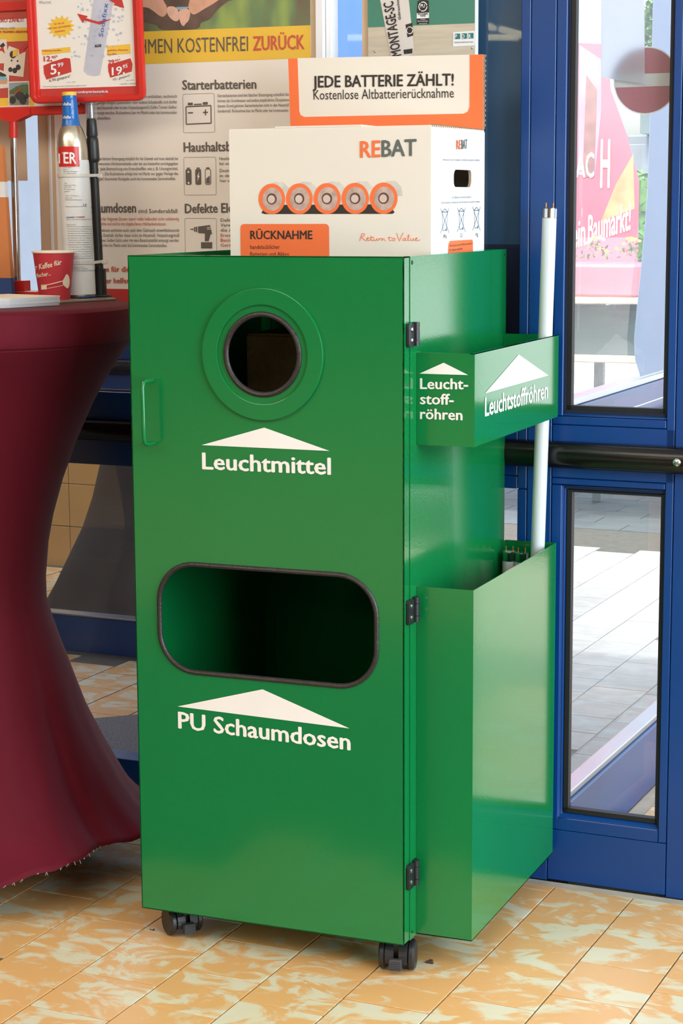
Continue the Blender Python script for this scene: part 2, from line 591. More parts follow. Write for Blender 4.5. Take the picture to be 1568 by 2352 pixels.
TEXTS = [
('poster', 'heading', 'NEHMEN KOSTENFREI', 0, -0.9097, 1.5169, -0.6347, 1.5133, 0.0272),
('poster', 'red', 'ZURÜCK', 1, -0.6244, 1.5137, -0.5149, 1.5125, 0.0259),
('poster', 'heading', 'Starterbatterien', 1, -0.7794, 1.4448, -0.618, 1.4423, 0.0178),
('poster', 'heading', 'Haushaltsbatterien', 1, -0.7791, 1.3255, -0.598, 1.3259, 0.018),
('poster', 'heading', 'Defekte Elektrogeräte', 1, -0.7789, 1.2071, -0.5733, 1.2093, 0.0178),
('poster', 'heading', 'PU-Schaumdosen', 1, -1.0441, 1.2088, -0.8889, 1.2087, 0.0187),
('poster', 'heading', 'sind Sonderabfall', 0, -0.8844, 1.2076, -0.796, 1.2073, 0.0081),
('poster', 'red', 'Fragen Sie diese für dich', 1, -1.0618, 1.0896, -0.8989, 1.0915, 0.0106),
('poster', 'red', 'die wir gern weiter helfen.', 1, -1.0746, 1.0662, -0.9034, 1.0686, 0.0106),
('poster', 'paragraph', 'Starterbatterien sind bei falscher Entsorgung schädlich für', 0, -0.702, 1.4283, -0.5486, 1.4269, 0.0059),
('poster', 'paragraph', 'können das Grundwasser und andere empfindliche Ökosysteme', 0, -0.7022, 1.4187, -0.5487, 1.4168, 0.0059),
('poster', 'paragraph', 'diesem Grund gehören Starterbatterien nicht in den Hausmüll', 0, -0.7024, 1.409, -0.5498, 1.4072, 0.0059),
('poster', 'paragraph', 'Sondermüll. Rücknahme hier im Markt oder bei kommunalen', 0, -0.7025, 1.3993, -0.5508, 1.3973, 0.0059),
('poster', 'paragraph', 'Haushaltsbatterien können kostenfrei bei', 0, -0.7003, 1.3088, -0.5721, 1.3082, 0.006),
('poster', 'paragraph', 'bei uns im Markt abgegeben werden.', 0, -0.7004, 1.2992, -0.5722, 1.2988, 0.006),
('poster', 'paragraph', 'Deshalb dürfen Batterien nicht', 0, -0.7002, 1.2855, -0.5724, 1.2852, 0.006),
('poster', 'paragraph', 'in den Hausmüll. Rückgabe', 0, -0.7003, 1.2759, -0.5725, 1.2758, 0.006),
('poster', 'paragraph', 'hier im Markt oder beim Händler.', 0, -0.7, 1.2663, -0.5726, 1.2663, 0.006),
('poster', 'paragraph', 'Defekte Elektrogeräte sind', 0, -0.6997, 1.1904, -0.5735, 1.1911, 0.0061),
('poster', 'paragraph', 'Verwertung und Rückgabe an', 0, -0.6998, 1.1808, -0.5736, 1.1815, 0.0061),
('poster', 'paragraph', 'die Abfallstelle der Stadt.', 0, -0.7, 1.1712, -0.5737, 1.172, 0.0061),
('poster', 'paragraph', 'Energiesparlampen und Leuchtstofflampen enthalten, technisch', 0, -0.9964, 1.4335, -0.7918, 1.4298, 0.0061),
('poster', 'paragraph', 'bedingt geringe Mengen Quecksilber oder andere Schadstoffe und dürfen', 0, -0.9967, 1.4225, -0.792, 1.4189, 0.0061),
('poster', 'paragraph', 'nicht in den Hausmüll oder in den Verpackungsmüll (Gelbe Tonne/ Gelber', 0, -0.997, 1.4124, -0.7922, 1.4091, 0.0061),
('poster', 'paragraph', 'Sack) entsorgt werden. Rücknahme hier im Markt oder bei kommunalen', 0, -0.9973, 1.4025, -0.7925, 1.3989, 0.0061),
('poster', 'paragraph', 'Sammelstellen.', 0, -0.9976, 1.3922, -0.9416, 1.3914, 0.0061),
('poster', 'paragraph', 'Altöl ist bei falscher Entsorgung schädlich für die Umwelt und muss deshalb bei', 0, -0.9949, 1.3124, -0.7919, 1.3101, 0.0062),
('poster', 'paragraph', 'einer kommunalen Altölsammelstelle oder bei uns kostenfrei zurückgegeben', 0, -0.9952, 1.3025, -0.7921, 1.3004, 0.0062),
('poster', 'paragraph', 'werden. Jede Beimischung von Fremdstoffen, wie z. B. Lösungsmittel,', 0, -0.9955, 1.2925, -0.7923, 1.2908, 0.0062),
('poster', 'paragraph', 'ist verboten. Die Rücknahme erfolgt hier im Markt nur gegen Vorlage des', 0, -0.9957, 1.2826, -0.792, 1.2811, 0.0062),
('poster', 'paragraph', 'Kaufbeleges! Ansonsten Rückgabe auch bei kommunalen Sammelstellen.', 0, -0.996, 1.2727, -0.7976, 1.2713, 0.0062),
('poster', 'paragraph', 'Bauschaumdosen enthalten auch nach dem Gebrauch umweltbelastende', 0, -0.999, 1.1707, -0.7923, 1.1708, 0.0063),
('poster', 'paragraph', 'Reststoffe. Deshalb dürfen diese nicht im Hausmüll, Verpackungsmüll', 0, -0.9993, 1.1607, -0.7925, 1.1609, 0.0063),
('poster', 'paragraph', '(Gelbe Tonne/ Gelber Sack) oder mit dem Bauschuttabfall entsorgt werden.', 0, -0.9996, 1.1509, -0.7927, 1.1511, 0.0063),
('poster', 'paragraph', 'Rücknahme hier im Markt oder bei kommunalen Sammelstellen.', 0, -0.9999, 1.1409, -0.82, 1.1409, 0.0063),
('poster', 'red', 'Dieses gilt für folgende Dosen: leere/ volle/ halbvolle/ nicht vollständig', 0, -0.9984, 1.1934, -0.7924, 1.1931, 0.0062),
('poster', 'red', 'aufgebrauchte und solche mit abgelaufenen Haltbarkeitsdatum.', 0, -0.9987, 1.1837, -0.821, 1.1833, 0.0062),
('poster', 'red', 'Erwerb eines neuen Geräts', 0, -0.7002, 1.1611, -0.5738, 1.162, 0.0061),
('poster', 'red', 'Basis auch ein altes Gerät', 0, -0.7003, 1.1517, -0.5739, 1.1525, 0.0061),
('poster', 'red', 'Gerät entsorgt der Markt.', 0, -0.7005, 1.142, -0.574, 1.1429, 0.0061),
('binf', 'lettering', 'Leuchtmittel', 1, 0.1322, 0.7861, 0.3656, 0.7875, 0.0272),
('binf', 'lettering', 'PU Schaumdosen', 1, 0.0782, 0.3342, 0.3978, 0.3275, 0.0286),
('pf', 'lettering', 'Leucht-', 1, 0.4988, 0.9266, 0.5811, 0.9284, 0.0169),
('pf', 'lettering', 'stoff-', 1, 0.4989, 0.9019, 0.5569, 0.9028, 0.017),
('pf', 'lettering', 'röhren', 1, 0.4989, 0.8778, 0.5718, 0.8783, 0.017),
('ps', 'lettering', 'Leuchtstoffröhren', 1, 0.1082, 0.88, 0.4738, 0.8764, 0.0302),
('boxf', 'orange', 'RE', 1, 0.3504, 1.2993, 0.3871, 1.3002, 0.0265),
('boxf', 'grey', 'BAT', 1, 0.3886, 1.3002, 0.451, 1.3014, 0.0264),
('boxf', 'black', 'RÜCKNAHME', 1, 0.1467, 1.1641, 0.2631, 1.1643, 0.0141),
('boxf', 'black', 'handelsüblicher', 0, 0.1465, 1.1471, 0.2023, 1.1476, 0.0071),
('boxf', 'black', 'Batterien und Akkus', 0, 0.1463, 1.1351, 0.2192, 1.1355, 0.0071),
('boxs', 'orange', 'RE', 1, 0.2979, 1.3139, 0.3233, 1.3151, 0.0153),
('boxs', 'grey', 'BAT', 1, 0.3247, 1.3151, 0.3561, 1.3168, 0.0154),
('boxs', 'black', 'Verbraucher sind zur Rückgabe von Altbatterien gesetzlich verpflichtet', 0, 0.2262, 1.2936, 0.4265, 1.2966, 0.0036),
('boxs', 'black', 'Die Mülltonne auf Batterien bedeutet', 0, 0.276, 1.2311, 0.3789, 1.2323, 0.0037),
('boxs', 'black', 'Die Entsorgung von Altbatterien über den Hausmüll ist gesetzlich verboten', 0, 0.2201, 1.2224, 0.4278, 1.2244, 0.0036),
('boxs', 'black', 'Pb', 0, 0.2339, 1.1643, 0.2496, 1.1644, 0.0065),
('boxs', 'black', 'Cd', 0, 0.3206, 1.165, 0.3335, 1.1652, 0.0067),
('boxs', 'black', 'Hg', 0, 0.4042, 1.1651, 0.419, 1.1656, 0.0069),
('boxs', 'black', 'Die Zeichen unter der Mülltonne stehen für:', 0, 0.2655, 1.1498, 0.3874, 1.1517, 0.0037),
('boxs', 'black', 'Pb = Batterie enthält Blei', 0, 0.2633, 1.1425, 0.3326, 1.1438, 0.0037),
('hdr', 'black', 'JEDE BATTERIE ZÄHLT!', 1, 0.1495, 1.4336, 0.4215, 1.43, 0.0202),
('hdr', 'black', 'Kostenlose Altbatterierücknahme', 0, 0.151, 1.4117, 0.4216, 1.4088, 0.0171),
('can', 'dark', 'MONTAGE-SC', 1, -0.319, 1.4942, -0.3354, 1.5929, 0.0196),
('can', 'dark', 'Gebrauchte Dosen', 1, -0.3198, 1.5586, -0.3267, 1.6174, 0.0047),
('sign', 'blue', 'Sodafixx', 0, -0.324, 1.5458, -0.3107, 1.6092, 0.0095),
('sign', 'dark', '60l', 1, -0.3423, 1.5271, -0.3283, 1.5275, 0.0054),
('can', 'white', 'P', 1, -0.2139, 1.52, -0.2088, 1.52, 0.0074),
('can', 'white', 'D', 1, -0.1999, 1.5199, -0.1944, 1.5198, 0.0074),
('can', 'white', 'R', 1, -0.1868, 1.5197, -0.1817, 1.5197, 0.0073),
('can', 'dark', 'PRODUKTE DURCH RECYCLING', 0, -0.2139, 1.5119, -0.1774, 1.5116, 0.0027),
('can', 'white', 'PU', 1, -0.2808, 1.5783, -0.2722, 1.5781, 0.0062),
('can', 'dark', 'RECYCLEBARE', 1, -0.286, 1.5657, -0.2662, 1.5652, 0.0031),
('can', 'dark', 'DOSE', 1, -0.2808, 1.562, -0.2705, 1.5617, 0.0031),
('can', 'white', 'Annahme:', 0, -0.2808, 1.5565, -0.2705, 1.5562, 0.0023),
('can', 'white', 'Sammelstelle', 0, -0.2869, 1.5533, -0.2662, 1.5526, 0.0023),
('can', 'white', 'www.pdr.de', 0, -0.2834, 1.5488, -0.2679, 1.5484, 0.0023),
('sign', 'grey', '425 g CO2', 0, -0.4644, 1.6161, -0.4376, 1.6145, 0.004),
('sign', 'red', 'für bis zu', 0, -0.4311, 1.5731, -0.4092, 1.5751, 0.0036),
('sign', 'red', '60 Liter sprudelnde', 0, -0.4431, 1.5653, -0.3953, 1.5688, 0.0038),
('sign', 'red', 'Getränke', 0, -0.4302, 1.5585, -0.4079, 1.5604, 0.0036),
('sign', 'red', 'Füllung kaufen', 0, -0.4596, 1.5231, -0.4174, 1.523, 0.0036),
('sign', 'red', 'gefüllte Flasche', 0, -0.3143, 1.5189, -0.2695, 1.5187, 0.0035),
('sign', 'red', 'kaufen', 0, -0.3138, 1.5115, -0.294, 1.5118, 0.0035),
('sign', 'red', '12,', 1, -0.4576, 1.5039, -0.4385, 1.5046, 0.0101),
('sign', 'red', '95*', 1, -0.4394, 1.5089, -0.4257, 1.5098, 0.0049),
('sign', 'white', '5,', 1, -0.4431, 1.4783, -0.4209, 1.4794, 0.0189),
('sign', 'white', '99', 1, -0.4266, 1.4917, -0.4131, 1.4931, 0.0081),
('sign', 'red', '29,', 1, -0.3137, 1.494, -0.297, 1.495, 0.008),
('sign', 'red', '95*', 1, -0.2982, 1.4988, -0.2866, 1.4998, 0.004),
('sign', 'white', '19,', 1, -0.3061, 1.4729, -0.277, 1.4756, 0.0146),
('sign', 'white', '95', 1, -0.2819, 1.4846, -0.2708, 1.4869, 0.0071),
('sign', 'black', '6,96 gespart!', 0, -0.4465, 1.4642, -0.3993, 1.4718, 0.0054),
('sign', 'black', '10,- gespart!', 0, -0.303, 1.4626, -0.2669, 1.4698, 0.0044),
('sign', 'grey', '1 kg = 14,09', 0, -0.4065, 1.4615, -0.3873, 1.4619, 0.0018),
('sign', 'grey', '1 kg = 46,94', 0, -0.2756, 1.4614, -0.2577, 1.4618, 0.0018),
('sign', 'grey', '* Nur im Tausch gegen eine leere CO2-Flasche im gleichen Markt', 0, -0.4614, 1.4544, -0.3628, 1.4542, 0.0023),
('sign', 'grey', '17890086, 17890085', 0, -0.2885, 1.4547, -0.2532, 1.455, 0.002),
('sign', 'white', 'www.sonderpreis-baumarkt.de', 1, -0.3979, 1.4411, -0.3152, 1.4403, 0.0049),
('bsign', 'red', 'JEDER EURO ZÄHLT!', 1, -0.5795, 1.5809, -0.4893, 1.5801, 0.0076),
('bsign', 'grey', 'SAMMELN UND', 0, -0.5558, 1.5672, -0.5084, 1.5668, 0.0038),
('bsign', 'red', 'ATTRAKTIVE PRÄMIEN ABSAHNEN!', 1, -0.5776, 1.5608, -0.4724, 1.5585, 0.0043),
('bsign', 'grey', 'Weitere Prämien finden Sie unter', 0, -0.5263, 1.4277, -0.4841, 1.428, 0.0014),
('bsign', 'grey', 'www.sonderpreis-baumarkt.de', 0, -0.5312, 1.4242, -0.4776, 1.4238, 0.002),
('cyl', 'white', 'TER', 1, -0.4146, 1.3036, -0.3699, 1.3021, 0.0207),
('cyl', 'white', 'dafix', 1, -0.3951, 1.4127, -0.3782, 1.4123, 0.0054),
('cyl', 'white', 'dafix', 1, -0.3959, 1.3882, -0.3795, 1.3878, 0.0054),
('cyl', 'grey', 'Soda Fixx GmbH', 0, -0.3981, 1.2939, -0.3818, 1.2937, 0.002),
('cyl', 'grey', 'Seestraße 11', 0, -0.3982, 1.2903, -0.3872, 1.2902, 0.002),
('cyl', 'grey', '8042 Bad Wimsbach', 0, -0.3983, 1.2867, -0.3685, 1.2864, 0.002),
('cyl', 'grey', 'Tel. 07565 42 698', 0, -0.3984, 1.2831, -0.3717, 1.2828, 0.002),
('cyl', 'grey', 'info@mailfix.de', 0, -0.3985, 1.2795, -0.3765, 1.2793, 0.002),
('cyl', 'grey', 'Inhalt:', 0, -0.3969, 1.2646, -0.3906, 1.2645, 0.002),
('cyl', 'grey', 'Kohlendioxid 425 g', 0, -0.397, 1.2605, -0.3724, 1.2603, 0.002),
('cyl', 'grey', 'CO2, E 290', 0, -0.3971, 1.2569, -0.383, 1.2568, 0.002),
('cyl', 'grey', 'Für Lebensmittel', 0, -0.3973, 1.2528, -0.3753, 1.2527, 0.002),
('cyl', 'grey', 'geeignet', 0, -0.3974, 1.2488, -0.3858, 1.2487, 0.002),
('cyl', 'grey', 'UN Nr. 1013 Klasse 2', 0, -0.3961, 1.2406, -0.3673, 1.2404, 0.002),
('cyl', 'grey', 'Öffne Linie', 0, -0.3962, 1.2365, -0.381, 1.2365, 0.002),
('cyl', 'grey', 'WARNUNG Kohlendioxid', 0, -0.3963, 1.2329, -0.3607, 1.2327, 0.002),
('cyl', 'grey', 'Zulassung Zylinderventil', 0, -0.3959, 1.2202, -0.3593, 1.2201, 0.002),
('cyl', 'grey', 'Nur zur Verwendung in geeigneten Geräten', 0, -0.394, 1.1957, -0.3391, 1.1956, 0.002),
('cyl', 'grey', 'Warnhinweise:', 0, -0.3943, 1.1857, -0.3752, 1.1857, 0.002),
('cyl', 'grey', 'Bitte überlassen Sie dem Zylinder keine Kinder', 0, -0.3931, 1.1821, -0.3388, 1.1816, 0.002),
('cyl', 'grey', 'und halten Sie ihn fern von Hitzequellen', 0, -0.393, 1.1778, -0.3378, 1.1773, 0.002),
('cyl', 'grey', 'Verwenden Sie den Zylinder nur stehend', 0, -0.3928, 1.1735, -0.3369, 1.173, 0.002),
('cyl', 'grey', 'Vermeiden Sie direkte Sonneneinstrahlung', 0, -0.3927, 1.1691, -0.3391, 1.1687, 0.002),
('cyl', 'grey', 'Bitte überlassen Sie dem Zylinder keine Kinder', 0, -0.3925, 1.1648, -0.3382, 1.1644, 0.002),
('cyl', 'grey', 'und halten Sie ihn fern von Hitzequellen', 0, -0.3924, 1.1605, -0.3373, 1.1601, 0.002),
('cyl', 'grey', 'Verwenden Sie den Zylinder nur stehend', 0, -0.3922, 1.1562, -0.3395, 1.1558, 0.002),
('cyl', 'grey', 'Vermeiden Sie direkte Sonneneinstrahlung', 0, -0.3921, 1.1518, -0.3386, 1.1515, 0.0021),
('cyl', 'grey', 'Bitte überlassen Sie dem Zylinder keine Kinder', 0, -0.3919, 1.1475, -0.3377, 1.1472, 0.0021),
('cyl', 'grey', 'und halten Sie ihn fern von Hitzequellen', 0, -0.3917, 1.1432, -0.3399, 1.1429, 0.0021),
('cyl', 'grey', 'Verwenden Sie den Zylinder nur stehend', 0, -0.3916, 1.1388, -0.339, 1.1386, 0.0021),
('cyl', 'grey', 'Vermeiden Sie direkte Sonneneinstrahlung', 0, -0.3914, 1.1345, -0.338, 1.1343, 0.0021),
('cyl', 'grey', 'Bitte überlassen Sie dem Zylinder keine Kinder', 0, -0.3913, 1.1302, -0.3402, 1.1299, 0.0021),
('cyl', 'grey', 'und halten Sie ihn fern von Hitzequellen', 0, -0.3911, 1.1258, -0.3393, 1.1256, 0.0021),
('cyl', 'grey', 'Verwenden Sie den Zylinder nur stehend', 0, -0.391, 1.1215, -0.3384, 1.1213, 0.0021),
('cyl', 'grey', 'Leere Flaschen bitte im Markt zurückgeben und', 0, -0.3873, 1.1151, -0.3375, 1.1154, 0.0021),
('cyl', 'grey', 'Nur Original Ventile', 0, -0.3876, 1.1046, -0.3593, 1.1048, 0.0021),
('cyl', 'grey', 'Kohlensäure einfüllen', 0, -0.3878, 1.1009, -0.3523, 1.1012, 0.0021),
('cyl', 'grey', 'Nur in das Sprudelgerät einsetzen', 0, -0.3879, 1.0973, -0.3375, 1.0977, 0.0021),
('cyl', 'black', 'CE', 0, -0.3585, 1.221, -0.3506, 1.2209, 0.005),
('cyl', 'blue', 'www.sodafixx.de', 1, -0.3741, 1.0461, -0.3238, 1.0476, 0.005),
('cyl', 'blue', 'SODAFIXX', 1, -0.3947, 1.1989, -0.3764, 1.1993, 0.0027),
('cyl', 'red', 'CYLINDER', 1, -0.3743, 1.1993, -0.3554, 1.1997, 0.0027),
('cup', 'cream', 'r Kaffee', 1, -0.4294, 1.0973, -0.3918, 1.1034, 0.0101),
('cup', 'cream', 'für', 1, -0.3881, 1.105, -0.3709, 1.1081, 0.0093),
('cup', 'cream', 'Macher...', 1, -0.4314, 1.0822, -0.3953, 1.0877, 0.008),
('out', 'white', 'EINFAC', 1, -0.7147, 1.3306, -0.5317, 1.3288, 0.0975),
('out', 'white', 'H', 1, -0.5054, 1.288, -0.4652, 1.2877, 0.1895),
('out', 'white', 'Mein', 1, -0.6531, 1.0291, -0.5644, 1.0544, 0.1108),
('out', 'white', 'Baumarkt!', 1, -0.5534, 1.0615, -0.375, 1.1166, 0.1101),
]

# ================================================================== STRUCTURE
# ---- floor: grout bed with single tiles laid in half bond
floor = struct('floor')
MB().box(-1.0, 4.2, -19.7, -0.03, ZF - 0.05, ZF - 0.0025, RM).box(-9.8, -1.0, -19.7, -0.03, ZF - 0.05, ZF - 0.0025, RM).build('grout_bed', M_GROUT, floor)
MB().box(-3.3, 3.3, -0.03, -0.001, ZF - 0.05, ZF - 0.001, RM).build('cement_strip', M_CEM, floor)


def tile_mesh(w, d, h=0.010):
    m = MB().box(-w / 2, w / 2, -d / 2, d / 2, -h, 0, b=0.0005)
    me = bpy.data.meshes.new('tile')
    me.from_pydata(m.v, [], m.f)
    return me


def lay(name, me, m, parent, u, v, z, k=1.0):
    o = bpy.data.objects.new(name, me)
    COL.objects.link(o)
    o.matrix_world = Matrix.Translation(RM(u, v, z + random.uniform(-0.0004, 0.0002))) @ Matrix.Rotation(TH, 4, 'Z') @ Matrix.Rotation(random.uniform(-.003, .003), 4, 'X')
    if not me.materials:
        me.materials.append(m)
    o.parent = parent
    return o


PU, PV = 0.152, 0.1535
me_full = tile_mesh(PU - 0.0028, PV - 0.0028)
me_cut = {}
n_t = 0
for k in range(-16, 6):
    for j in range(-2, 12):
        u0 = 0.003 + k * PU
        v1 = (-0.132 if k % 2 == 0 else -0.2105) - j * PV
        v0 = v1 - PV
        if v0 > -0.05:
            continue
        cut = v1 > -0.027
        vt = min(v1, -0.027)
        if vt - v0 < 0.02:
            continue
        uc, vc = u0 + PU / 2, (v0 + vt) / 2
        if not (seen(RM(uc, vc, ZF), 130)):
            continue
        if cut:
            kk = round(vt - v0, 3)
            if kk not in me_cut:
                me_cut[kk] = tile_mesh(PU - 0.0028, kk - 0.0028)
            me = me_cut[kk]
        else:
            me = me_full
        lay('tile', me, M_TILE, floor, uc, vc, ZF)
        n_t += 1
far_tiles = MB()
MB().box(-9.8, 4.2, -19.7, -3.2, ZF - 0.0024, ZF, RM).build('floor_far_area', M_TILE, floor)

# ---- vestibule floor behind the left glazing
vest = struct('floor_vestibule')
MB().box(-3.3, -0.87, 0.062, 2.5, ZF - 0.05, ZF - 0.0025, RM).build('grout_bed', M_GROUT, vest)
for k in range(-11, 6):
    for j in range(0, 18):
        u0 = -1.6985 + k * 0.155
        v0 = (0.27 if k % 2 else 0.348) + (j - 2) * 0.1545
        uc, vc = u0 + 0.0775, v0 + 0.077
        if vc > 2.4 or vc < 0.13 or uc > -0.95 or abs(vc - 1.345) < 0.085:
            continue
        p = RM(uc, vc, ZF)
        d = p - CAM
        px = 784 + FPX * d.dot(CR) / d.dot(CF)
        if px < 60 or px > 420:
            continue
        lay('tile', me_full, M_TILE, vest, uc, vc, ZF)

# ---- strip of inside floor on the right of the side glazing
fin = struct('floor_inner_strip')
MB().box(0.0, 3.3, 0.062, 3.4, ZF - 0.05, ZF - 0.0025, RM).build('grout_bed', M_CEM, fin)
for k in range(0, 3):
    for j in range(0, 9):
        uc = 0.035 + 0.076 + k * PU
        vc = 0.15 + j * PV + (0.0767 if k % 2 else 0)
        lay('tile', me_full, M_TILE, fin, uc, vc, ZF)

# ---- outside paving
pav = struct('floor_outside')
MB().box(-0.84, 0.0, 0.062, 5.4, ZF - 0.06, ZF - 0.003, RM).box(-6.0, -0.84, 2.55, 5.4, ZF - 0.06, ZF - 0.003, RM).build('paving_bed', M_GROUT, pav)
MB().box(-0.178, -0.052, 0.062, 3.4, ZF - 0.003, ZF + 0.004, RM, b=0.002).build('kerb_strip', M_CEM, pav)
MB().box(-0.052, -0.0505, 0.062, 3.4, ZF - 0.003, ZF + 0.02, RM).box(-0.085, -0.052, 0.062, 3.4, ZF + 0.004, ZF + 0.009, RM, b=0.001).build('threshold_strip', M_ALU, pav)
me_half = tile_mesh(0.060, PV - 0.0028)
me_out = tile_mesh(PU - 0.0028, PV - 0.0028)
for j in range(0, 20):
    lay('paver', me_half, M_TILEO, pav, -0.2115, 0.17 + j * PV, ZF)
for k in range(0, 7):
    for j in range(0, 22):
        uc = -0.243 - PU / 2 - k * PU
        vc = 1.199 - 7 * PV + PV / 2 + j * PV + (0.0 if k % 2 == 0 else 0.0767)
        if vc < 0.15 or vc > 3.98:
            continue
        p = RM(uc, vc, ZF)
        d = p - CAM
        px = 784 + FPX * d.dot(CR) / d.dot(CF)
        if px < 1240 or px > 1570:
            if not (1120 < px < 1240 and vc > 3.0):
                continue
        lay('paver', me_out, M_TILEO, pav, uc, vc, ZF)
me_big = tile_mesh(0.296, 0.150)
for k in range(0, 6):
    for j in range(0, 9):
        uc = -0.30 - k * 0.30 - (0.15 if j % 2 else 0)
        vc = 4.06 + j * 0.1535
        lay('shaded_paver', me_big, M_TILED, pav, uc, vc, ZF)  # darker pavers stand in for shaded paving
MB().box(-40, 40, 5.4, 70, ZF - 0.06, ZF - 0.002, RM).box(-40, -6.0, 2.55, 5.4, ZF - 0.06, ZF - 0.002, RM).box(3.3, 40, 0.06, 5.4, ZF - 0.06, ZF - 0.002, RM).build('yard_ground', M_CONC, pav)

# ---- hall shell
ce = MB().box(-9.8, 4.2, -19.7, 0.1, 3.1, 3.22, RM).build('ceiling', M_CEIL)
ce['kind'] = 'structure'
for nm, a in (('wall_left', (-9.9, -9.8, -19.7, 0.0)), ('wall_rear', (-9.8, 4.2, -19.8, -19.7))):
    w = MB().box(*a, ZF, 3.1, RM).build(nm, M_CREAM)
    w['kind'] = 'structure'
w = MB().box(2.86, 2.96, -19.7, -3.4, ZF, 3.1, RM).box(2.86, 2.96, -3.4, 0.0, 2.62, 3.1, RM).box(2.86, 2.96, -3.4, 0.0, ZF, 0.12, RM).build('wall_right', M_CREAM)
w['kind'] = 'structure'
w = MB().box(-9.8, 4.2, 0.0, 0.08, 2.3, 3.1, RM).box(-9.8, -3.3, 0.0, 0.08, ZF, 2.3, RM).build('wall_back', M_CREAM)
w['kind'] = 'structure'
wr = struct('window_1', RM(2.9, -1.7, 0))  # unseen window frame built around the added daylight lamp
for v in (-3.4, -2.3, -1.2, -0.1):
    MB().box(2.87, 2.93, v, v + 0.09, 0.12, 2.62, RM, b=0.004).build('mullion', M_BLUE, wr)
MB().box(2.87, 2.93, -3.31, -0.1, 0.12, 0.24, RM, b=0.004).build('bottom_rail', M_BLUE, wr)

# ---- glazed back wall
BAR_Z0, BAR_Z1 = 0.7395, 0.7885


def member(par, name, u0, u1, z0, z1, v0=0.0, v1=0.058, m=None, b=0.0012):
    return MB().box(u0, u1, v0, v1, z0, z1, RM, b=b).build(name, m or M_BLUE, par)


def pane_set(par, u0, u1, z0, z1, g, lit=True):
    """slanted glazing beads, black gasket and the pane itself"""
    m = MB()
    s = 0.009
    for (a0, a1, b0, b1) in ((u0 - s, u0 + 0.001, z0 - s, z1 + s), (u1 - 0.001, u1 + s, z0 - s, z1 + s)):
        inner = a1 if a0 < u0 else a0
        outer = a0 if a0 < u0 else a1
        m.add([RM(outer, 0.001, b0), RM(outer, 0.001, b1), RM(inner, 0.016, b1 - s), RM(inner, 0.016, b0 + s)], [(0, 1, 2, 3)])
    for (zo, zi) in ((z0 - s, z0 + 0.001), (z1 + s, z1 - 0.001)):
        m.add([RM(u0 - s, 0.001, zo), RM(u1 + s, 0.001, zo), RM(u1, 0.016, zi), RM(u0, 0.016, zi)], [(0, 1, 2, 3)])
    m.build('glazing_bead', M_BLUE, par)
    k = 0.009
    MB().box(u0, u0 + k, 0.010, 0.0262, z0, z1, RM).box(u1 - k * 0.5, u1, 0.010, 0.0262, z0, z1, RM).box(u0, u1, 0.010, 0.0262, z0, z0 + k, RM).box(u0, u1, 0.012, 0.0262, z1 - k * 0.5, z1, RM).build('gasket', M_GASK, par)
    MB().add([RM(u0 + 0.003, 0.026, z0 + 0.003), RM(u1 - 0.002, 0.026, z0 + 0.003), RM(u1 - 0.002, 0.026, z1 - 0.002), RM(u0 + 0.003, 0.026, z1 - 0.002)], [(0, 1, 2, 3)]).build('pane', g, par)


def push_bar(par, u0, u1, z0=BAR_Z0, z1=BAR_Z1, T=RM, out=-1.0, name='push_bar'):
    m = MB()
    n = 10
    prof = [(0.0, z0)] + [(out * (0.010 + 0.020 * sin(pi * t / n)), z0 + (z1 - z0) * (0.5 - 0.5 * cos(pi * t / n))) for t in range(n + 1)] + [(0.0, z1)]
    N = len(prof)
    vs = [T(u, p[0], p[1]) for u in (u0, u1) for p in prof]
    m.add(vs, [tuple(range(N)), tuple(range(2 * N - 1, N - 1, -1))] + [(i, i + 1, N + i + 1, N + i) for i in range(N - 1)])
    return m.build(name, M_BAR, par, smooth=True)


def screw(par, c, n, r=0.006, m=None, name='screw'):
    return MB().lathe([(r, 0), (r * 0.95, r * 0.25), (r * 0.6, r * 0.55), (0.0006, r * 0.65)], c, 16, n).build(name, m or M_CHROME, par, smooth=True)


NV = -E2
back = MB().box(-1.9, 2.86, 0.006, 0.056, 0.7, 0.846, RM).box(-0.0895, 0.0, 0.006, 0.05, ZF, 2.3, RM).box(0.188, 0.32, 0.006, 0.05, ZF, 2.3, RM).build('trim_1', M_JOINT)
back['kind'] = 'structure'

# window_2: fixed light with an added dark board behind it, between the posters and the door post
w2 = struct('window_2', RM(-0.13, 0, ZF))
member(w2, 'mullion', -0.0899, -0.0723, 0.6955, 2.3)
member(w2, 'mullion', -0.0899, -0.0723, ZF, 0.6945)
member(w2, 'mullion', -0.0711, -0.0242, ZF, 2.3)
member(w2, 'mullion', -0.40, -0.385, ZF, 2.3)
member(w2, 'middle_rail', -0.385, -0.0905, 0.7195, 0.838)
member(w2, 'middle_rail', -0.385, -0.0905, 0.695, 0.7183)
member(w2, 'bottom_rail', -0.385, -0.0905, ZF, 0.07)
MB().add([RM(-0.385, .02, .848), RM(-.0899, .02, .848), RM(-.0899, .02, 2.3), RM(-.385, .02, 2.3)], [(0, 1, 2, 3)]).build('pane', M_GLD, w2)
MB().add([RM(-0.385, .02, .07), RM(-.0899, .02, .07), RM(-.0899, .02, .695), RM(-.385, .02, .695)], [(0, 1, 2, 3)]).build('pane', M_GLD, w2)
MB().box(-0.384, -0.089, 0.05, 0.056, 0.84, 2.3, RM).build('stand_in_board', M_BLUED, w2)  # added board; the tint of the pane's reflection is put into its blue
MB().box(-0.384, -0.089, 0.044, 0.05, 0.84, 1.147, RM).build('stand_in_board', mat('navy_board', (10, 30, 72), 0.4, var=0.25, scale=40), w2)

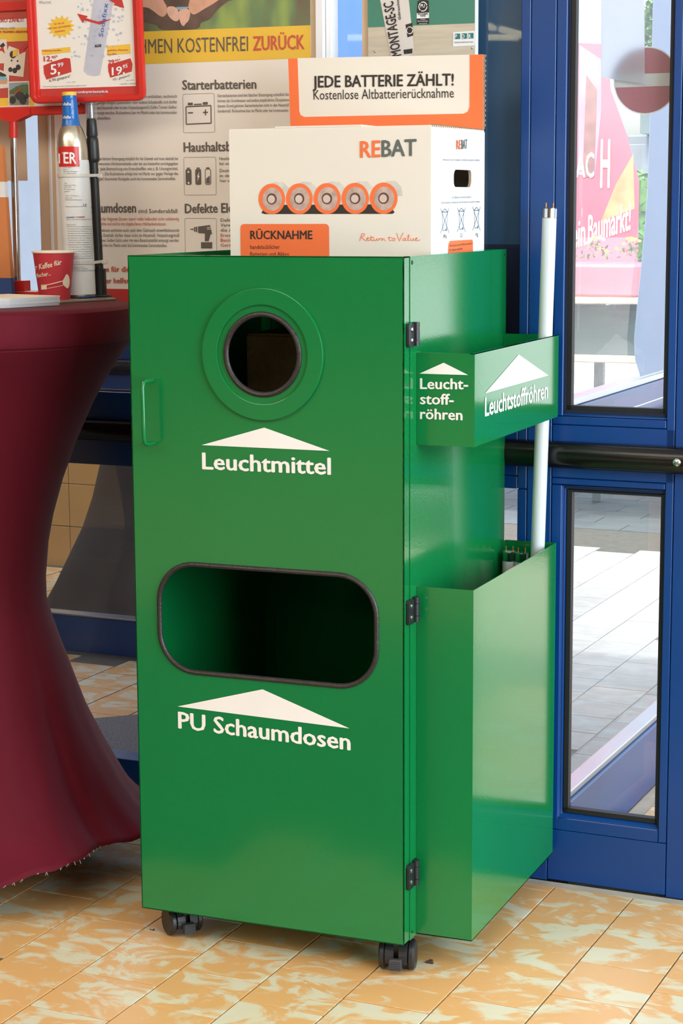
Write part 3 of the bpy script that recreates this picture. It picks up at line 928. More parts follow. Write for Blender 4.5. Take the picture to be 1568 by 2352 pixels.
# door_1: the glazed blue door right of the bin
d1 = struct('door_1', RM(0.1, 0, ZF))
member(d1, 'stile', -0.0228, -0.0035, 0.8355, 2.3)
member(d1, 'stile', -0.0228, -0.0035, 0.044, 0.7065)
member(d1, 'stile', 0.1925, 0.2073, 0.044, 2.3)
member(d1, 'middle_rail', -0.0228, 0.1915, 0.8195, 0.8345)
member(d1, 'middle_rail', -0.0228, 0.2073, 0.7205, 0.8183)
member(d1, 'middle_rail', -0.0228, 0.1915, 0.708, 0.7193)
member(d1, 'bottom_rail', -0.0228, 0.2073, ZF + 0.003, 0.0428)
member(d1, 'bottom_rail', -0.0035, 0.1915, 0.0438, 0.0665, b=0.0008)
pane_set(d1, 0.0005, 0.187, 0.845, 2.25, M_GLU)
pane_set(d1, 0.0045, 0.187, 0.0765, 0.6975, M_GL)
push_bar(d1, -0.384, 0.60)
screw(d1, RM(0.2205, -0.0295, 0.7635), NV, 0.0075)
# the next leaf to the right, mostly outside the frame
d2 = struct('door_2', RM(1.0, 0, ZF))
member(d2, 'mullion', 0.2087, 0.292, ZF, 2.3)
for a, b in ((0.2932, 0.335), (1.30, 1.342), (1.36, 1.40), (2.36, 2.40), (2.44, 2.86)):
    member(d2, 'stile', a, b, ZF + 0.003, 2.3)
for a, b in ((0.336, 1.299), (1.401, 2.359)):
    member(d2, 'middle_rail', a, b, 0.7205, 0.8345)
    member(d2, 'bottom_rail', a, b, ZF + 0.003, 0.0665)
    MB().add([RM(a, .026, .07), RM(b, .026, .07), RM(b, .026, .72), RM(a, .026, .72)], [(0, 1, 2, 3)]).build('pane', M_GL, d2)
    MB().add([RM(a, .026, .835), RM(b, .026, .835), RM(b, .026, 2.3), RM(a, .026, 2.3)], [(0, 1, 2, 3)]).build('pane', M_GL, d2)

# window_3: glazing behind the bistro table and the big poster
w3 = struct('window_3', RM(-1.2, 0, ZF))
member(w3, 'middle_rail', -3.3, -0.401, 0.695, 0.846)
member(w3, 'bottom_rail', -3.3, -0.401, ZF + 0.002, 0.073)
member(w3, 'mullion', -0.90, -0.84, ZF, 0.694)
member(w3, 'mullion', -2.2, -2.14, ZF, 2.3)
MB().box(-1.124, -1.098, -0.002, 0.05, 0.848, 2.3, RM, b=0.001).build('mullion', M_BEIGE, w3)
MB().box(-1.0965, -1.0915, -0.008, 0.02, 0.848, 2.3, RM, b=0.001).box(-1.0908, -1.0855, -0.012, 0.02, 0.848, 2.3, RM, b=0.001).build('white_profile', M_PAPER, w3)
MB().box(-0.4902, -0.4745, -0.022, 0.02, 0.848, 2.3, RM, b=0.001).box(-0.4735, -0.4622, -0.012, 0.02, 0.848, 2.3, RM, b=0.001).build('white_profile', M_PAPER, w3)
push_bar(w3, -2.6, -0.405, 0.7466, 0.7913)
MB().box(-3.3, -0.401, -0.0008, 0.0, 0.8472, 0.852, RM).build('bar_edge_strip', M_ALU, w3)
MB().add([RM(-3.3, .026, .85), RM(-.401, .026, .85), RM(-.401, .026, 2.3), RM(-3.3, .026, 2.3)], [(0, 1, 2, 3)]).build('pane', M_GLD, w3)
MB().add([RM(-3.3, .026, .074), RM(-.9, .026, .074), RM(-.9, .026, .694), RM(-3.3, .026, .694)], [(0, 1, 2, 3)]).build('pane', M_GLD, w3)

# ---- glazed side wall outside, running away from the door post
w4 = struct('window_4', RM(0, 0.9, ZF))
def SM(a, out, z):      # side wall frame: a along v, out towards +u
    return RM(-0.0 + out, a, z)
def sbox(name, v0, v1, z0, z1, u0=-0.05, u1=0.0, m=None, b=0.0015):
    return MB().box(u0, u1, v0, v1, z0, z1, RM, b=b).build(name, m or M_BLUE, w4)
sbox('mullion', 0.062, 0.070, ZF, 2.3, -0.05, -0.022)
sbox('mullion', 1.62, 1.70, ZF, 2.3)
sbox('bottom_rail', 0.071, 1.619, ZF, 0.078)
sbox('middle_rail', 0.071, 1.619, 0.70, 0.845)
sbox('rail_cap', 0.071, 1.619, 0.8455, 0.858, -0.045, -0.008, M_ALU)
sbox('rail_cap', 0.071, 1.619, 0.0785, 0.092, -0.045, -0.008, M_ALU)
sbox('edge_strip', 0.071, 1.619, 0.806, 0.809, 0.0, 0.0015, M_ALU, 0)
push_bar(w4, 0.075, 1.6, 0.742, 0.788, T=lambda a, o_, z: RM(-o_, a, z), out=-1.0)
MB().add([RM(-.025, .071, .09), RM(-.025, 1.62, .09), RM(-.025, 1.62, .70), RM(-.025, .071, .70)], [(0, 1, 2, 3)]).build('pane', M_GLS, w4)
MB().add([RM(-.025, .071, .857), RM(-.025, 1.62, .857), RM(-.025, 1.62, 2.3), RM(-.025, .071, 2.3)], [(0, 1, 2, 3)]).build('pane', M_GLS, w4)

# ---- vestibule: side partition, second glazing, tiled wall, roof
pt = MB().box(-0.86, -0.82, 0.062, 1.37, ZF, 2.6, RM, b=0.003).build('wall_partition', mat('light_blue_door_panel', (76, 140, 214), 0.4, var=0.04), None)
pt['kind'] = 'structure'
w5 = struct('window_5', RM(-1.8, 1.32, ZF))
def v2box(name, u0, u1, z0, z1, m=None, va=1.32, vb=1.37):
    return MB().box(u0, u1, va, vb, z0, z1, RM, b=0.0015).build(name, m or M_BLUE, w5)
v2box('bottom_rail', -3.3, -0.862, ZF - 0.003, 0.043)
v2box('rail_cap', -3.3, -0.862, 0.0435, 0.050, M_ALU, 1.315, 1.36)
v2box('middle_rail', -3.3, -0.862, 0.69, 0.842)
v2box('rail_cap', -3.3, -0.862, 0.8425, 0.848, M_ALU, 1.315, 1.36)
v2box('mullion', -2.75, -2.67, 0.051, 2.5)
push_bar(w5, -3.2, -0.865, 0.752, 0.797, T=lambda u, o_, z: RM(u, 1.32 + o_, z))
screw(w5, RM(-1.77, 1.288, 0.7745), NV, 0.008, M_PIN)
MB().add([RM(-3.3, 1.345, .05), RM(-.87, 1.345, .05), RM(-.87, 1.345, .69), RM(-3.3, 1.345, .69)], [(0, 1, 2, 3)]).build('pane', M_GLD, w5)
MB().add([RM(-3.3, 1.345, .848), RM(-.87, 1.345, .848), RM(-.87, 1.345, 2.5), RM(-3.3, 1.345, 2.5)], [(0, 1, 2, 3)]).build('pane', M_GLD, w5)
wt = struct('wall_tiled', RM(-2, 2.5, 0))
MB().box(-3.3, -1.712, 2.478, 2.55, ZF, 0.80, RM).build('wall_bed', M_GROUT, wt)
wme = MB().box(-.0765, .0765, -.006, 0, -.0765, .0765, b=0.001)
wm = bpy.data.meshes.new('wall_tile')
wm.from_pydata(wme.v, [], wme.f)
wm.materials.append(M_YW)
for i in range(10):
    for j in range(5):
        o = bpy.data.objects.new('wall_tile', wm)
        COL.objects.link(o)
        o.matrix_world = Matrix.Translation(RM(-3.19 + i * 0.1555, 2.4775, 0.007 + j * 0.1555)) @ Matrix.Rotation(TH, 4, 'Z')
        o.parent = wt
        o.matrix_parent_inverse = Matrix.Translation(-LOC[wt.name])
w = MB().box(-3.4, -0.82, 0.08, 1.42, 2.6, 2.68, RM).build('ceiling_vestibule', M_CEIL)
w['kind'] = 'structure'
w = MB().box(-3.4, -3.3, 0.06, 2.55, ZF, 2.6, RM).build('wall_vestibule', M_CREAM)
w['kind'] = 'structure'

# door mat in the vestibule
tag(MB().slab(frame(RO, E1, E2), [(-1.62, 0.50), (-1.435, 0.66), (-1.18, 0.895), (-1.0, 1.06), (-0.88, 1.06), (-0.88, 0.09), (-1.62, 0.09)], ZF + 0.0005, ZF + 0.009).build('door_mat', M_MATG), 'dark grey carpet door mat on the tiles behind the glass, left of the green bin', 'mat')

# hall ceiling lamps (their mirror image shows in the dark pane)
lampg = 'fluorescent batten lamps on the hall ceiling'
LAMPS = [(-6.86, -16.08, radians(-30), 1.5), (-5.93, -14.60, radians(82.5), 1.38), (-6.07, -16.12, radians(84), 1.42), (-8.3, -15.25, radians(-30), 1.5), (-3.6, -12.0, radians(82), 1.5), (-1.6, -7.5, 0, 1.5), (1.0, -7.5, 0, 1.5), (-2.2, -3.6, 0, 1.5), (0.6, -2.4, 0, 1.5)]
first = None
for i, (x, y, rot, L) in enumerate(LAMPS):
    if first is None:
        t0 = thing('batten_lamp', 'bare white fluorescent batten lamp on the hall ceiling', 'ceiling lamp', (0, 0, 0), lampg)
        MB().box(-0.78, 0.78, -0.05, 0.05, 0.0, 0.045, b=0.004).build('lamp_housing', M_PAPER, t0)
        me = mat('lit_fluorescent', (255, 244, 206), 0.4, emit=9.0)
        MB().tube([(-0.75, 0, -0.03), (0.75, 0, -0.03)], 0.03, 12).build('lamp_tube', me, t0)
        first = t0
        o = t0
        kids = list(t0.children)
    else:
        o = first.copy()
        COL.objects.link(o)
        for c in kids:
            cc = c.copy()
            COL.objects.link(cc)
            cc.parent = o
    o.location = (x, y, 3.05)
    o.rotation_euler = (0, 0, rot)
    o.scale = (L / 1.5, 1, 1)

# ================================================================== THE GREEN BIN
W, D, H = 0.4928, 0.535, 1.14
binr = thing('recycling_bin', 'tall green metal recycling bin on casters with round and oval openings', 'recycling bin', (W / 2, D / 2, ZF))
FB = frame((0, 0, 0), (1, 0, 0), (0, 0, 1))            # door plane, normal towards the viewer
FS = frame((W, 0, 0), (0, 1, 0), (0, 0, 1))            # right side, normal +x
cxr, czr = 0.2462, 0.9802
slot = rrect(0.0485, 0.4425, 0.4370, 0.6205, 0.066, 8)
vs, fs = holed([[(0, 0), (W - 0.001, 0), (W - 0.001, H), (0, H)], circ(cxr, czr, 0.066, 64), slot], 0.002)
dm = MB().add([FB(a, b, c - 0.001) for a, b, c in vs], fs)
dm.box(W - 0.003, W - 0.001, 0.0, 0.0245, 0, H).box(0, 0.002, 0, 0.0245, 0, H).box(0, W - 0.001, 0.0, 0.0245, H - 0.002, H).box(0, W - 0.001, 0, 0.0245, 0, 0.002)
door = dm.build('door', M_GREEN, binr)
# raised collar around the round opening
vs, fs = holed([circ(cxr, czr, 0.1072, 72), circ(cxr, czr, 0.0823, 72)], 0.006, 0.0012)
MB().add([FB(a, b, c + 0.003) for a, b, c in vs], fs).build('collar_ring', M_GREEN, door)
vs, fs = holed([circ(cxr, czr, 0.0822, 72), circ(cxr, czr, 0.066, 72)], 0.002)
MB().add([FB(a, b, c + 0.001) for a, b, c in vs], fs).build('inner_ring', M_GREEN, door)
m = MB().tube([FB(a, b, 0.002) for a, b in circ(cxr, czr, 0.0658, 90)], 0.0047, 10, closed=True)
m.build('rubber_trim', M_RUB, door, smooth=True)
m = MB().tube([FB(a, b, 0.0) for a, b in rrect(0.0467, 0.4443, 0.4352, 0.6223, 0.067, 10)], 0.0044, 10, closed=True)
m.build('rubber_trim', M_RUB, door, smooth=True)
# printed arrows and words
MB().poly(FB, [(0.1319, 0.8262), (0.3634, 0.8262), (0.2472, 0.8600)], 0.0006).build('arrow_print', M_WHITE, door)
MB().poly(FB, [(0.0779, 0.3722), (0.3962, 0.3645), (0.2385, 0.4169)], 0.0006).build('arrow_print', M_WHITE, door)
# handle
hp = [(0.0419, 0.0, 0.9318), (0.0415, -0.024, 0.9316), (0.0412, -0.031, 0.9300), (0.0408, -0.0335, 0.9235), (0.0415, -0.0335, 0.8370), (0.0418, -0.031, 0.8300), (0.0424, -0.024, 0.8262), (0.0428, 0.0, 0.8257)]
MB().tube(hp, 0.0034, 12).build('door_handle', M_GREEN, door, smooth=True)
# body
bx = MB()
bx.box(W - 0.003, W, 0.0265, D, 0, H)                    # right side
bx.box(0.001, 0.003, 0.0265, D, 0, H)                    # left side
bx.box(0.003, W - 0.003, D - 0.002, D, 0, H)             # back
bx.box(0.003, W - 0.003, 0.0265, D, 0.0, 0.003)          # bottom
bx.box(W - 0.022, W - 0.003, 0.0265, 0.0285, 0, H).box(0.003, 0.022, 0.0265, 0.0285, 0, H)
bx.box(0.003, W - 0.003, 0.0265, 0.0285, 0.665, 0.70).box(0.003, W - 0.003, 0.0265, 0.0285, H - 0.02, H)
bx.box(0.003, 0.022, D - 0.005, D - 0.002, 0, H - 0.002).box(W - 0.03, W - 0.003, D - 0.006, D - 0.002, 0.003, H - 0.002)
bx.box(0.0, W, D - 0.0005, D + 0.001, 0.0, H)
bx.build('body', M_GREEN, binr)
MB().box(0.0235, W - 0.0235, 0.0285, D - 0.007, 1.058, 1.060).build('light_block_plate', M_GREEND, binr)  # unseen plate added to keep light out of the bin; carries the box
MB().box(0.0035, W - 0.0035, 0.03, D - 0.007, 0.675, 0.678).build('shelf', M_GREEND, binr)
for a_, b_, r_ in ((0.0351, 1.130, 0.0035), (0.524, 1.130, 0.003), (0.036, 0.012, 0.003)):
    MB().lathe([(r_, 0), (r_, 0.0006)], FS(a_, b_, 0), 12, (1, 0, 0)).build('bolt_hole', M_INK, binr)
# hinges
for (z0, z1) in ((0.9965, 1.0340), (0.5440, 0.5850), (0.0930, 0.1360)):
    h = MB().slab(FS, rrect(0.0085, 0.0345, z0, z1, 0.005, 4), 0.0, 0.0045)
    h = h.build('hinge', M_BLKP, binr)
    k = MB()
    for a, b in ((0.0, 0.24), (0.26, 0.74), (0.76, 1.0)):
        zz0, zz1 = z0 + (z1 - z0) * a + 0.001, z0 + (z1 - z0) * b + 0.001
        k.lathe([(0.0055, zz0), (0.0055, zz1)], (W + 0.0055, 0.0405, 0), 14)
    k.box(W, W + 0.004, 0.0405, 0.0535, z0 + 0.001, z1 + 0.001, b=0.001)
    k.build('hinge_knuckle', M_BLKP, h, smooth=True)
    for t in (0.27, 0.73):
        MB().lathe([(0.0042, 0.0045), (0.004, 0.0058), (0.0018, 0.0068), (0.0005, 0.0068)], FS(0.0215, z0 + (z1 - z0) * t, 0), 12, (1, 0, 0)).build('screw', M_CHROME, h, smooth=True)


# holders for the long tubes on the right side
def holder(name, z0, z1, bottom):
    P = 0.0989
    x0, x1, y0, y1 = W + 0.0004, W + P, 0.0562, 0.5422
    m = MB()
    m.box(x0, x1, y0, y0 + 0.0015, z0, z1)
    m.box(x1 - 0.0015, x1, y0 + 0.0015, y1, z0, z1)
    m.box(x0, x1 - 0.0015, y1 - 0.0015, y1, z0, z1)
    m.box(x0, x0 + 0.0012, y0 + 0.0015, y0 + 0.02, z0, z1).box(x0, x0 + 0.0012, y1 - 0.02, y1 - 0.0015, z0, z1)
    if bottom:
        m.box(x0, x1, y0, y1, z0, z0 + 0.0015)
    else:
        m.box(x1 - 0.008, x1, y0, y1, z1 - 0.0012, z1)
    return m.build(name, M_GREEN, binr)


up = holder('upper_tube_holder', 0.8352, 0.9855, False)
lo = holder('lower_tube_holder', 0.0017, 0.6004, True)
FPF = frame((0, 0.0562, 0), (1, 0, 0), (0, 0, 1))
FPS = frame((W + 0.0989, 0, 0), (0, 1, 0), (0, 0, 1))
MB().poly(FPF, [(0.4979, 0.9512), (0.5809, 0.9512), (0.5395, 0.9699)], 0.0006).build('arrow_print', M_WHITE, up)
MB().poly(FPS, [(0.1089, 0.9175), (0.4751, 0.9165), (0.2927, 0.9674)], 0.0006).build('arrow_print', M_WHITE, up)


# casters
def caster(x, y, rz):
    R = Matrix.Translation((x, y, 0)) @ Matrix.Rotation(rz, 4, 'Z')
    T = lambda a, b, c: R @ Vector((a, b, c))
    ax = (R.to_3x3() @ Vector((1, 0, 0)))
    c = MB()
    # hood over the two wheels
    n = 12
    hood = [(0.027 * cos(radians(200 - 190 * k / n)), -0.034 + 0.027 * sin(radians(200 - 190 * k / n))) for k in range(n + 1)] + [(0.012, -0.045), (-0.012, -0.045)]
    HF = lambda a, b, cc=0.0: T(cc, a, b)
    for s0, s1 in ((-0.019, -0.0045), (0.0045, 0.019)):
        c.slab(HF, hood, s0, s1)
    c.box(-0.0045, 0.0045, -0.014, 0.018, -0.04, -0.006, T)
    c.box(-0.018, 0.018, -0.018, 0.018, -0.0065, -0.0005, T, b=0.001)
    cs = c.build('caster', M_BLKP, binr)
    for s in (-1, 1):
        xw = 0.0245 * s
        prof = [(0.004, -0.006), (0.0225, -0.006), (0.026, -0.003), (0.026, 0.003), (0.0225, 0.006), (0.004, 0.0065)]
        MB().lathe(prof, T(xw, 0, -0.034), 32, ax).build('wheel', M_BLKP, cs, smooth=True)
    b = MB().box(-0.0105, 0.0105, -0.036, -0.024, -0.052, -0.033, T, b=0.0015)
    for k in range(6):
        b.box(-0.0102, 0.0102, -0.0372, -0.036, -0.0505 + k * 0.003, -0.0489 + k * 0.003, T)
    b.build('brake_pedal', M_GREYP, cs)


caster(0.4640, 0.046, radians(12))
caster(0.0480, 0.060, radians(50))
caster(0.0480, 0.480, radians(15))
caster(0.4500, 0.480, radians(-25))

# ---- fluorescent tubes in the holders
TG = None


def f_tube(lbl, p0, p1, group=None):
    p0, p1 = Vector(p0), Vector(p1)
    d = (p1 - p0).normalized()
    L = (p1 - p0).length
    t = thing('fluorescent_tube', lbl, 'fluorescent tube', p0, group)
    MB().lathe([(0.010, 0.017), (0.0128, 0.019), (0.0129, L - 0.019), (0.010, L - 0.017)], p0, 28, d).build('glass_tube', M_TUBE, t, smooth=True)
    for a, b in ((0.0, 0.019), (L - 0.019, L)):
        MB().lathe([(0.011, a), (0.0131, a + 0.0015), (0.0131, b - 0.0015), (0.011, b)], p0, 28, d).build('end_cap', M_CHROME, t, smooth=True)
    e = d.cross(Vector((-0.25, 1, 0))).normalized()
    for s in (-1, 1):
        MB().tube([p1 + e * 0.0065 * s, p1 + e * 0.0065 * s + d * 0.0085], 0.0012, 8).build('contact_pin', M_PIN, t)
    return t


f_tube('long white fluorescent tube leaning in both green holders beside the bin', (0.5518, 0.506, 0.0045), (0.5832, 0.504, 1.2145))
f_tube('short white fluorescent tube nearest the green bin wall in the lower holder', (0.5110, 0.507, 0.0045), (0.5145, 0.500, 0.5868))
f_tube('short white fluorescent tube standing between its short neighbour and the long tube', (0.5385, 0.4925, 0.0045), (0.5390, 0.4975, 0.5868))

# ================================================================== BATTERY COLLECTION BOX
BX0, BX1, BY0, BY1, BZ0, BZ1 = 0.1085, 0.4760, 0.172, 0.456, 1.0605, 1.3475
bbx = thing('battery_box', 'white cardboard battery collection box standing in the open top of the bin', 'cardboard box', ((BX0 + BX1) / 2, 0.31, BZ0))
m = MB()
m.box(BX0, BX1, BY0, BY0 + 0.004, BZ0, BZ1)
m.box(BX0, BX0 + 0.004, BY0 + 0.004, BY1, BZ0, BZ1)
m.box(BX0, BX1, BY1 - 0.004, BY1, BZ0, BZ1)
m.box(BX0, BX1, BY0, BY1, BZ0, BZ0 + 0.004)
m.build('carton', M_CARDW, bbx)
# side wall with the grip hole
FBS = frame((BX1, 0, 0), (0, 1, 0), (0, 0, 1))
hole = rrect(0.287, 0.381, 1.2505, 1.2800, (0.012, 0.008, 0.012, 0.010), 4)
vs, fs = holed([[(BY0 + .004, BZ0), (BY1 - .004, BZ0), (BY1 - .004, BZ1 + .003), (BY0 + .004, BZ1)], hole], 0.004)
MB().add([FBS(a, b, c - 0.002) for a, b, c in vs], fs).build('side_wall', mat('white_coated_card_side', (236, 236, 236), 0.55, var=0.01), bbx)
m = MB()
N = len(hole)
hv = [(a + (0.333 - a) * 0.03, b + (1.265 - b) * 0.03) for a, b in hole]
m.add([FBS(a, b, 0.0001) for a, b in hole] + [FBS(a, b, -0.0042) for a, b in hv], [(i, (i + 1) % N, N + (i + 1) % N, N + i) for i in range(N)])
m.build('grip_hole_edge', M_CARDB, bbx)
# lid flaps
m = MB()
m.slab(frame((0, 0, BZ1), (1, 0, 0), (0, 1, 0)), [(BX0 + .001, BY0 + .001), (BX1 - .001, BY0 + .001), (BX1 - .001, BY1 - .004), (BX0 + .001, BY1 - .004)], 0.0, 0.003)
m.slab(frame((0, 0, BZ1 + 0.003), (1, 0, 0), (0, 1, 0.0)), [(0.195, BY0 + .0005), (0.352, BY0 + .0005), (0.352, BY1 - .006), (0.195, BY1 - .006)], 0.0, 0.003)
m.build('lid_flap', M_CARDW, bbx)
m = MB()
for i in range(26):
    y = BY0 + 0.004 + i * 0.0107
    m.add([(BX1 - 0.0005, y, BZ1 + 0.0003), (BX1 - 0.0005, y + 0.0045, BZ1 + 0.0052), (BX1 - 0.0005, y + 0.0090, BZ1 + 0.0003), (BX1 - 0.004, y, BZ1 + 0.0003), (BX1 - 0.004, y + 0.0045, BZ1 + 0.0052), (BX1 - 0.004, y + 0.0090, BZ1 + 0.0003)], [(0, 1, 2), (3, 5, 4), (0, 3, 4, 1), (1, 4, 5, 2)])
m.build('corrugated_edge', M_CARDB, bbx)
# upright header card at the back
HY = 0.4455
FH = frame((0, HY, 0), (1, 0, 0), (0, 0, 1))
hd_out = [(0.1045, 1.352), (0.4765, 1.352), (0.4755, 1.4820), (0.1010, 1.4872)]
hd = MB().slab(FH, hd_out, -0.0045, 0.0).build('header_card', M_CARDW, bbx)
inner = [(0.4511, 1.4815)] + [(x, y) for x, y in rrect(0.1225, 0.4515, 1.3800, 1.47, (0.012, 0, 0, 0.012), 5) if y < 1.46][0:12] + [(0.1198, 1.4866)]
full = [(0.1045, 1.352), (0.4765, 1.352), (0.4755, 1.4820)]
vs, fs = holed([[(0.1045, 1.352), (0.4765, 1.352), (0.4755, 1.4818), (0.4512, 1.4821), (0.4512, 1.392), (0.4478, 1.3835), (0.4400, 1.3803), (0.1320, 1.3812), (0.1250, 1.3845), (0.1222, 1.392), (0.1196, 1.4866), (0.1010, 1.4869)]], 0.0006)
MB().add([FH(a, b, c + 0.0004) for a, b, c in vs], fs).build('orange_border', M_ORANGE, hd)
m = MB()
for i in range(30):
    z = 1.353 + i * 0.0043
    x = 0.4757 + 0.0018 * (i % 2)
    m.box(x - 0.003, x + 0.0022, HY + 0.0004, HY + 0.0048, z, z + 0.0038)
m.build('torn_edge', M_CARDB, hd)
# print on the front
FX = frame((0, BY0, 0), (1, 0, 0), (0, 0, 1))
m = MB().poly(FX, [(x, y) for x, y in rrect(0.1281, 0.2935, 1.06, 1.1898, (0.0, 0.007, 0.007, 0.0), 5)], 0.0006)
m.build('orange_label', M_ORANGE, bbx)
MB().poly(FX, [(0.168, 1.2085), (0.174, 1.2065), (0.408, 1.2062), (0.412, 1.2085), (0.402, 1.2220), (0.178, 1.2220)], 0.0004).build('shadow_print', M_INK, bbx)
MP = [mat('pale_grey_print', (204, 200, 192), 0.5, var=0.12, scale=60), mat('rosy_grey_print', (186, 160, 150), 0.4, var=0.25, scale=70), mat('brown_ring_print', (88, 62, 56), 0.5, var=0.2, scale=60), mat('pale_rose_print', (206, 184, 172), 0.4, var=0.1)]
for i in range(5):
    cx = 0.1880 + i * 0.05110
    cy = 1.2320
    bp_ = MB().poly(FX, [(cx - 0.004, 1.256), (cx + 0.006, 1.2605), (cx + 0.022, 1.2600), (cx + 0.032, 1.2500), (cx + 0.034, 1.236), (cx + 0.012, 1.236), (cx - 0.018, 1.243)], 0.0005 + 0.00002 * i).build('battery_print', MP[0], bbx)
    MB().poly(FX, circ(cx, cy, 0.0248, 40, 0.0258), 0.0007).build('orange_rim', M_ORANGE, bp_)
    MB().poly(FX, circ(cx + 0.001, cy - 0.0005, 0.0182, 36, 0.0196), 0.0009).build('metal_end', MP[1], bp_)
    MB().poly(FX, circ(cx, cy, 0.0095, 28), 0.0011).build('dark_ring', MP[2], bp_)
    MB().poly(FX, circ(cx - 0.0005, cy - 0.0005, 0.0068, 24), 0.0013).build('pole_cap', MP[3], bp_)
# handwriting: Return to Value
RV = [
    [(0, 0), (6, 24), (8, 28), (14, 26), (14, 20), (8, 15), (5, 14), (12, 6), (18, 1)],
    [(20, 6), (25, 8), (26, 11), (23, 13), (20, 9), (20, 4), (24, 1), (29, 3), (33, 9)],
    [(34, 20), (33, 6), (35, 1), (39, 3)], [(29, 13), (41, 14)],
    [(41, 11), (41, 4), (44, 1), (48, 5), (50, 11), (50, 3), (53, 2)],
    [(55, 11), (56, 2), (57, 8), (61, 11)], [(63, 10), (64, 1), (66, 8), (70, 10), (71, 3), (75, 2)],
    [(85, 18), (84, 4), (87, 1), (90, 3)], [(80, 12), (92, 13)], [(97, 11), (93, 8), (93, 3), (97, 1), (101, 5), (100, 10), (97, 11)],
    [(106, 29), (110, 10), (113, 0), (119, 18), (124, 30)],
    [(130, 11), (124, 9), (122, 4), (125, 1), (129, 5), (131, 10), (130, 3), (134, 2)],
    [(136, 3), (141, 20), (140, 24), (137, 18), (138, 3), (141, 1)],
    [(145, 11), (144, 4), (147, 1), (151, 5), (153, 11), (153, 3), (156, 2)],
    [(158, 6), (163, 8), (163, 12), (160, 12), (158, 6), (160, 1), (166, 2), (171, 5)]]
m = MB()
for st in RV:
    k = 0.108 / 171
    m.tube([FX(0.3490 + a * k, 1.1612 + b * k * 0.72, 0.0003) for a, b in st], 0.00055, 5)
m.build('handwriting_print', M_ORANGE, bbx)
# print on the side: crossed-out bins and label
m = MB()
M_CB = mat('blue_grey_ink', (96, 108, 124), 0.6, var=0.05)
def line(F, a, b, w=0.0006, c=0.0006):
    dx, dy = b[0] - a[0], b[1] - a[1]
    L = hypot(dx, dy)
    nx, ny = -dy / L * w / 2, dx / L * w / 2
    m.add([F(a[0] + nx, a[1] + ny, c), F(a[0] - nx, a[1] - ny, c), F(b[0] - nx, b[1] - ny, c), F(b[0] + nx, b[1] + ny, c)], [(0, 1, 2, 3)])
FBSP = frame((BX1, 0, 0), (0, 1, 0), (0, 0, 1))
for cy_, top in ((0.2405, 1.2150), (0.3275, 1.2158), (0.4105, 1.2170)):
    m = MB()
    for s in (-1, 1):
        line(FBSP, (cy_ + 0.013 * s, top - 0.008), (cy_ + 0.009 * s, top - 0.038), 0.0014)
        line(FBSP, (cy_ - 0.022 * s, top), (cy_ + 0.022 * s, top - 0.042), 0.0013)
        line(FBSP, (cy_ + 0.014 * s, top - 0.006), (cy_, top - 0.001), 0.0014)
    line(FBSP, (cy_ - 0.015, top - 0.0065), (cy_ + 0.015, top - 0.0065), 0.0016)
    line(FBSP, (cy_ - 0.009, top - 0.037), (cy_ + 0.009, top - 0.037), 0.0012)
    m.poly(FBSP, circ(cy_ + 0.007, top - 0.036, 0.0035, 14, 0.0022), 0.0007)
    m.build('crossed_bin_print', M_CB, bbx)
MB().poly(FBSP, rrect(0.2580, 0.3915, 1.06, 1.1600, (0, 0.006, 0.012, 0), 5), 0.0005).build('orange_label', M_ORANGE, bbx)

# brown carton on the upper shelf inside, seen through the round opening
c = thing('brown_carton', 'dark brown carton inside the bin, seen through its round opening', 'cardboard box', (0.25, 0.33, 0.6785))
CA = lambda x, y, z: Matrix.Translation((0.250, 0.33, 0.6785)) @ Matrix.Rotation(0.06, 4, 'Z') @ Vector((x, y, z))
MB().box(-0.135, 0.135, -0.12, 0.12, 0.0, 0.318, CA, b=0.002).build('carton', M_CARDB, c)
MB().box(-0.133, 0.133, -0.118, -0.004, 0.3182, 0.3212, CA).box(-0.133, 0.133, 0.004, 0.118, 0.3182, 0.3212, CA).build('lid_flap', M_CARDB, c)

# ================================================================== BISTRO TABLE
TC = Vector((-0.460, 0.228, 0))
TZ = 1.042
prof = [(1.042, 0.0), (1.042, 0.12), (1.042, 0.22), (1.0418, 0.290), (1.0395, 0.302), (1.034, 0.3085), (1.02, 0.3095), (1.0, 0.3095), (0.985, 0.3090), (0.977, 0.3065), (0.974, 0.3025), (0.970, 0.3005), (0.955, 0.289), (0.911, 0.258), (0.855, 0.226), (0.781, 0.192), (0.71, 0.165), (0.642, 0.145), (0.588, 0.134), (0.52, 0.127), (0.479, 0.127), (0.444, 0.136), (0.40, 0.150), (0.361, 0.164), (0.31, 0.181), (0.263, 0.197), (0.225, 0.214), (0.187, 0.232), (0.147, 0.254), (0.115, 0.272), (0.086, 0.292), (0.060, 0.315), (0.038, 0.340), (0.030, 0.352)]
NF = 144
foot = [30, 120, 210, 300]
vs, fs = [], []
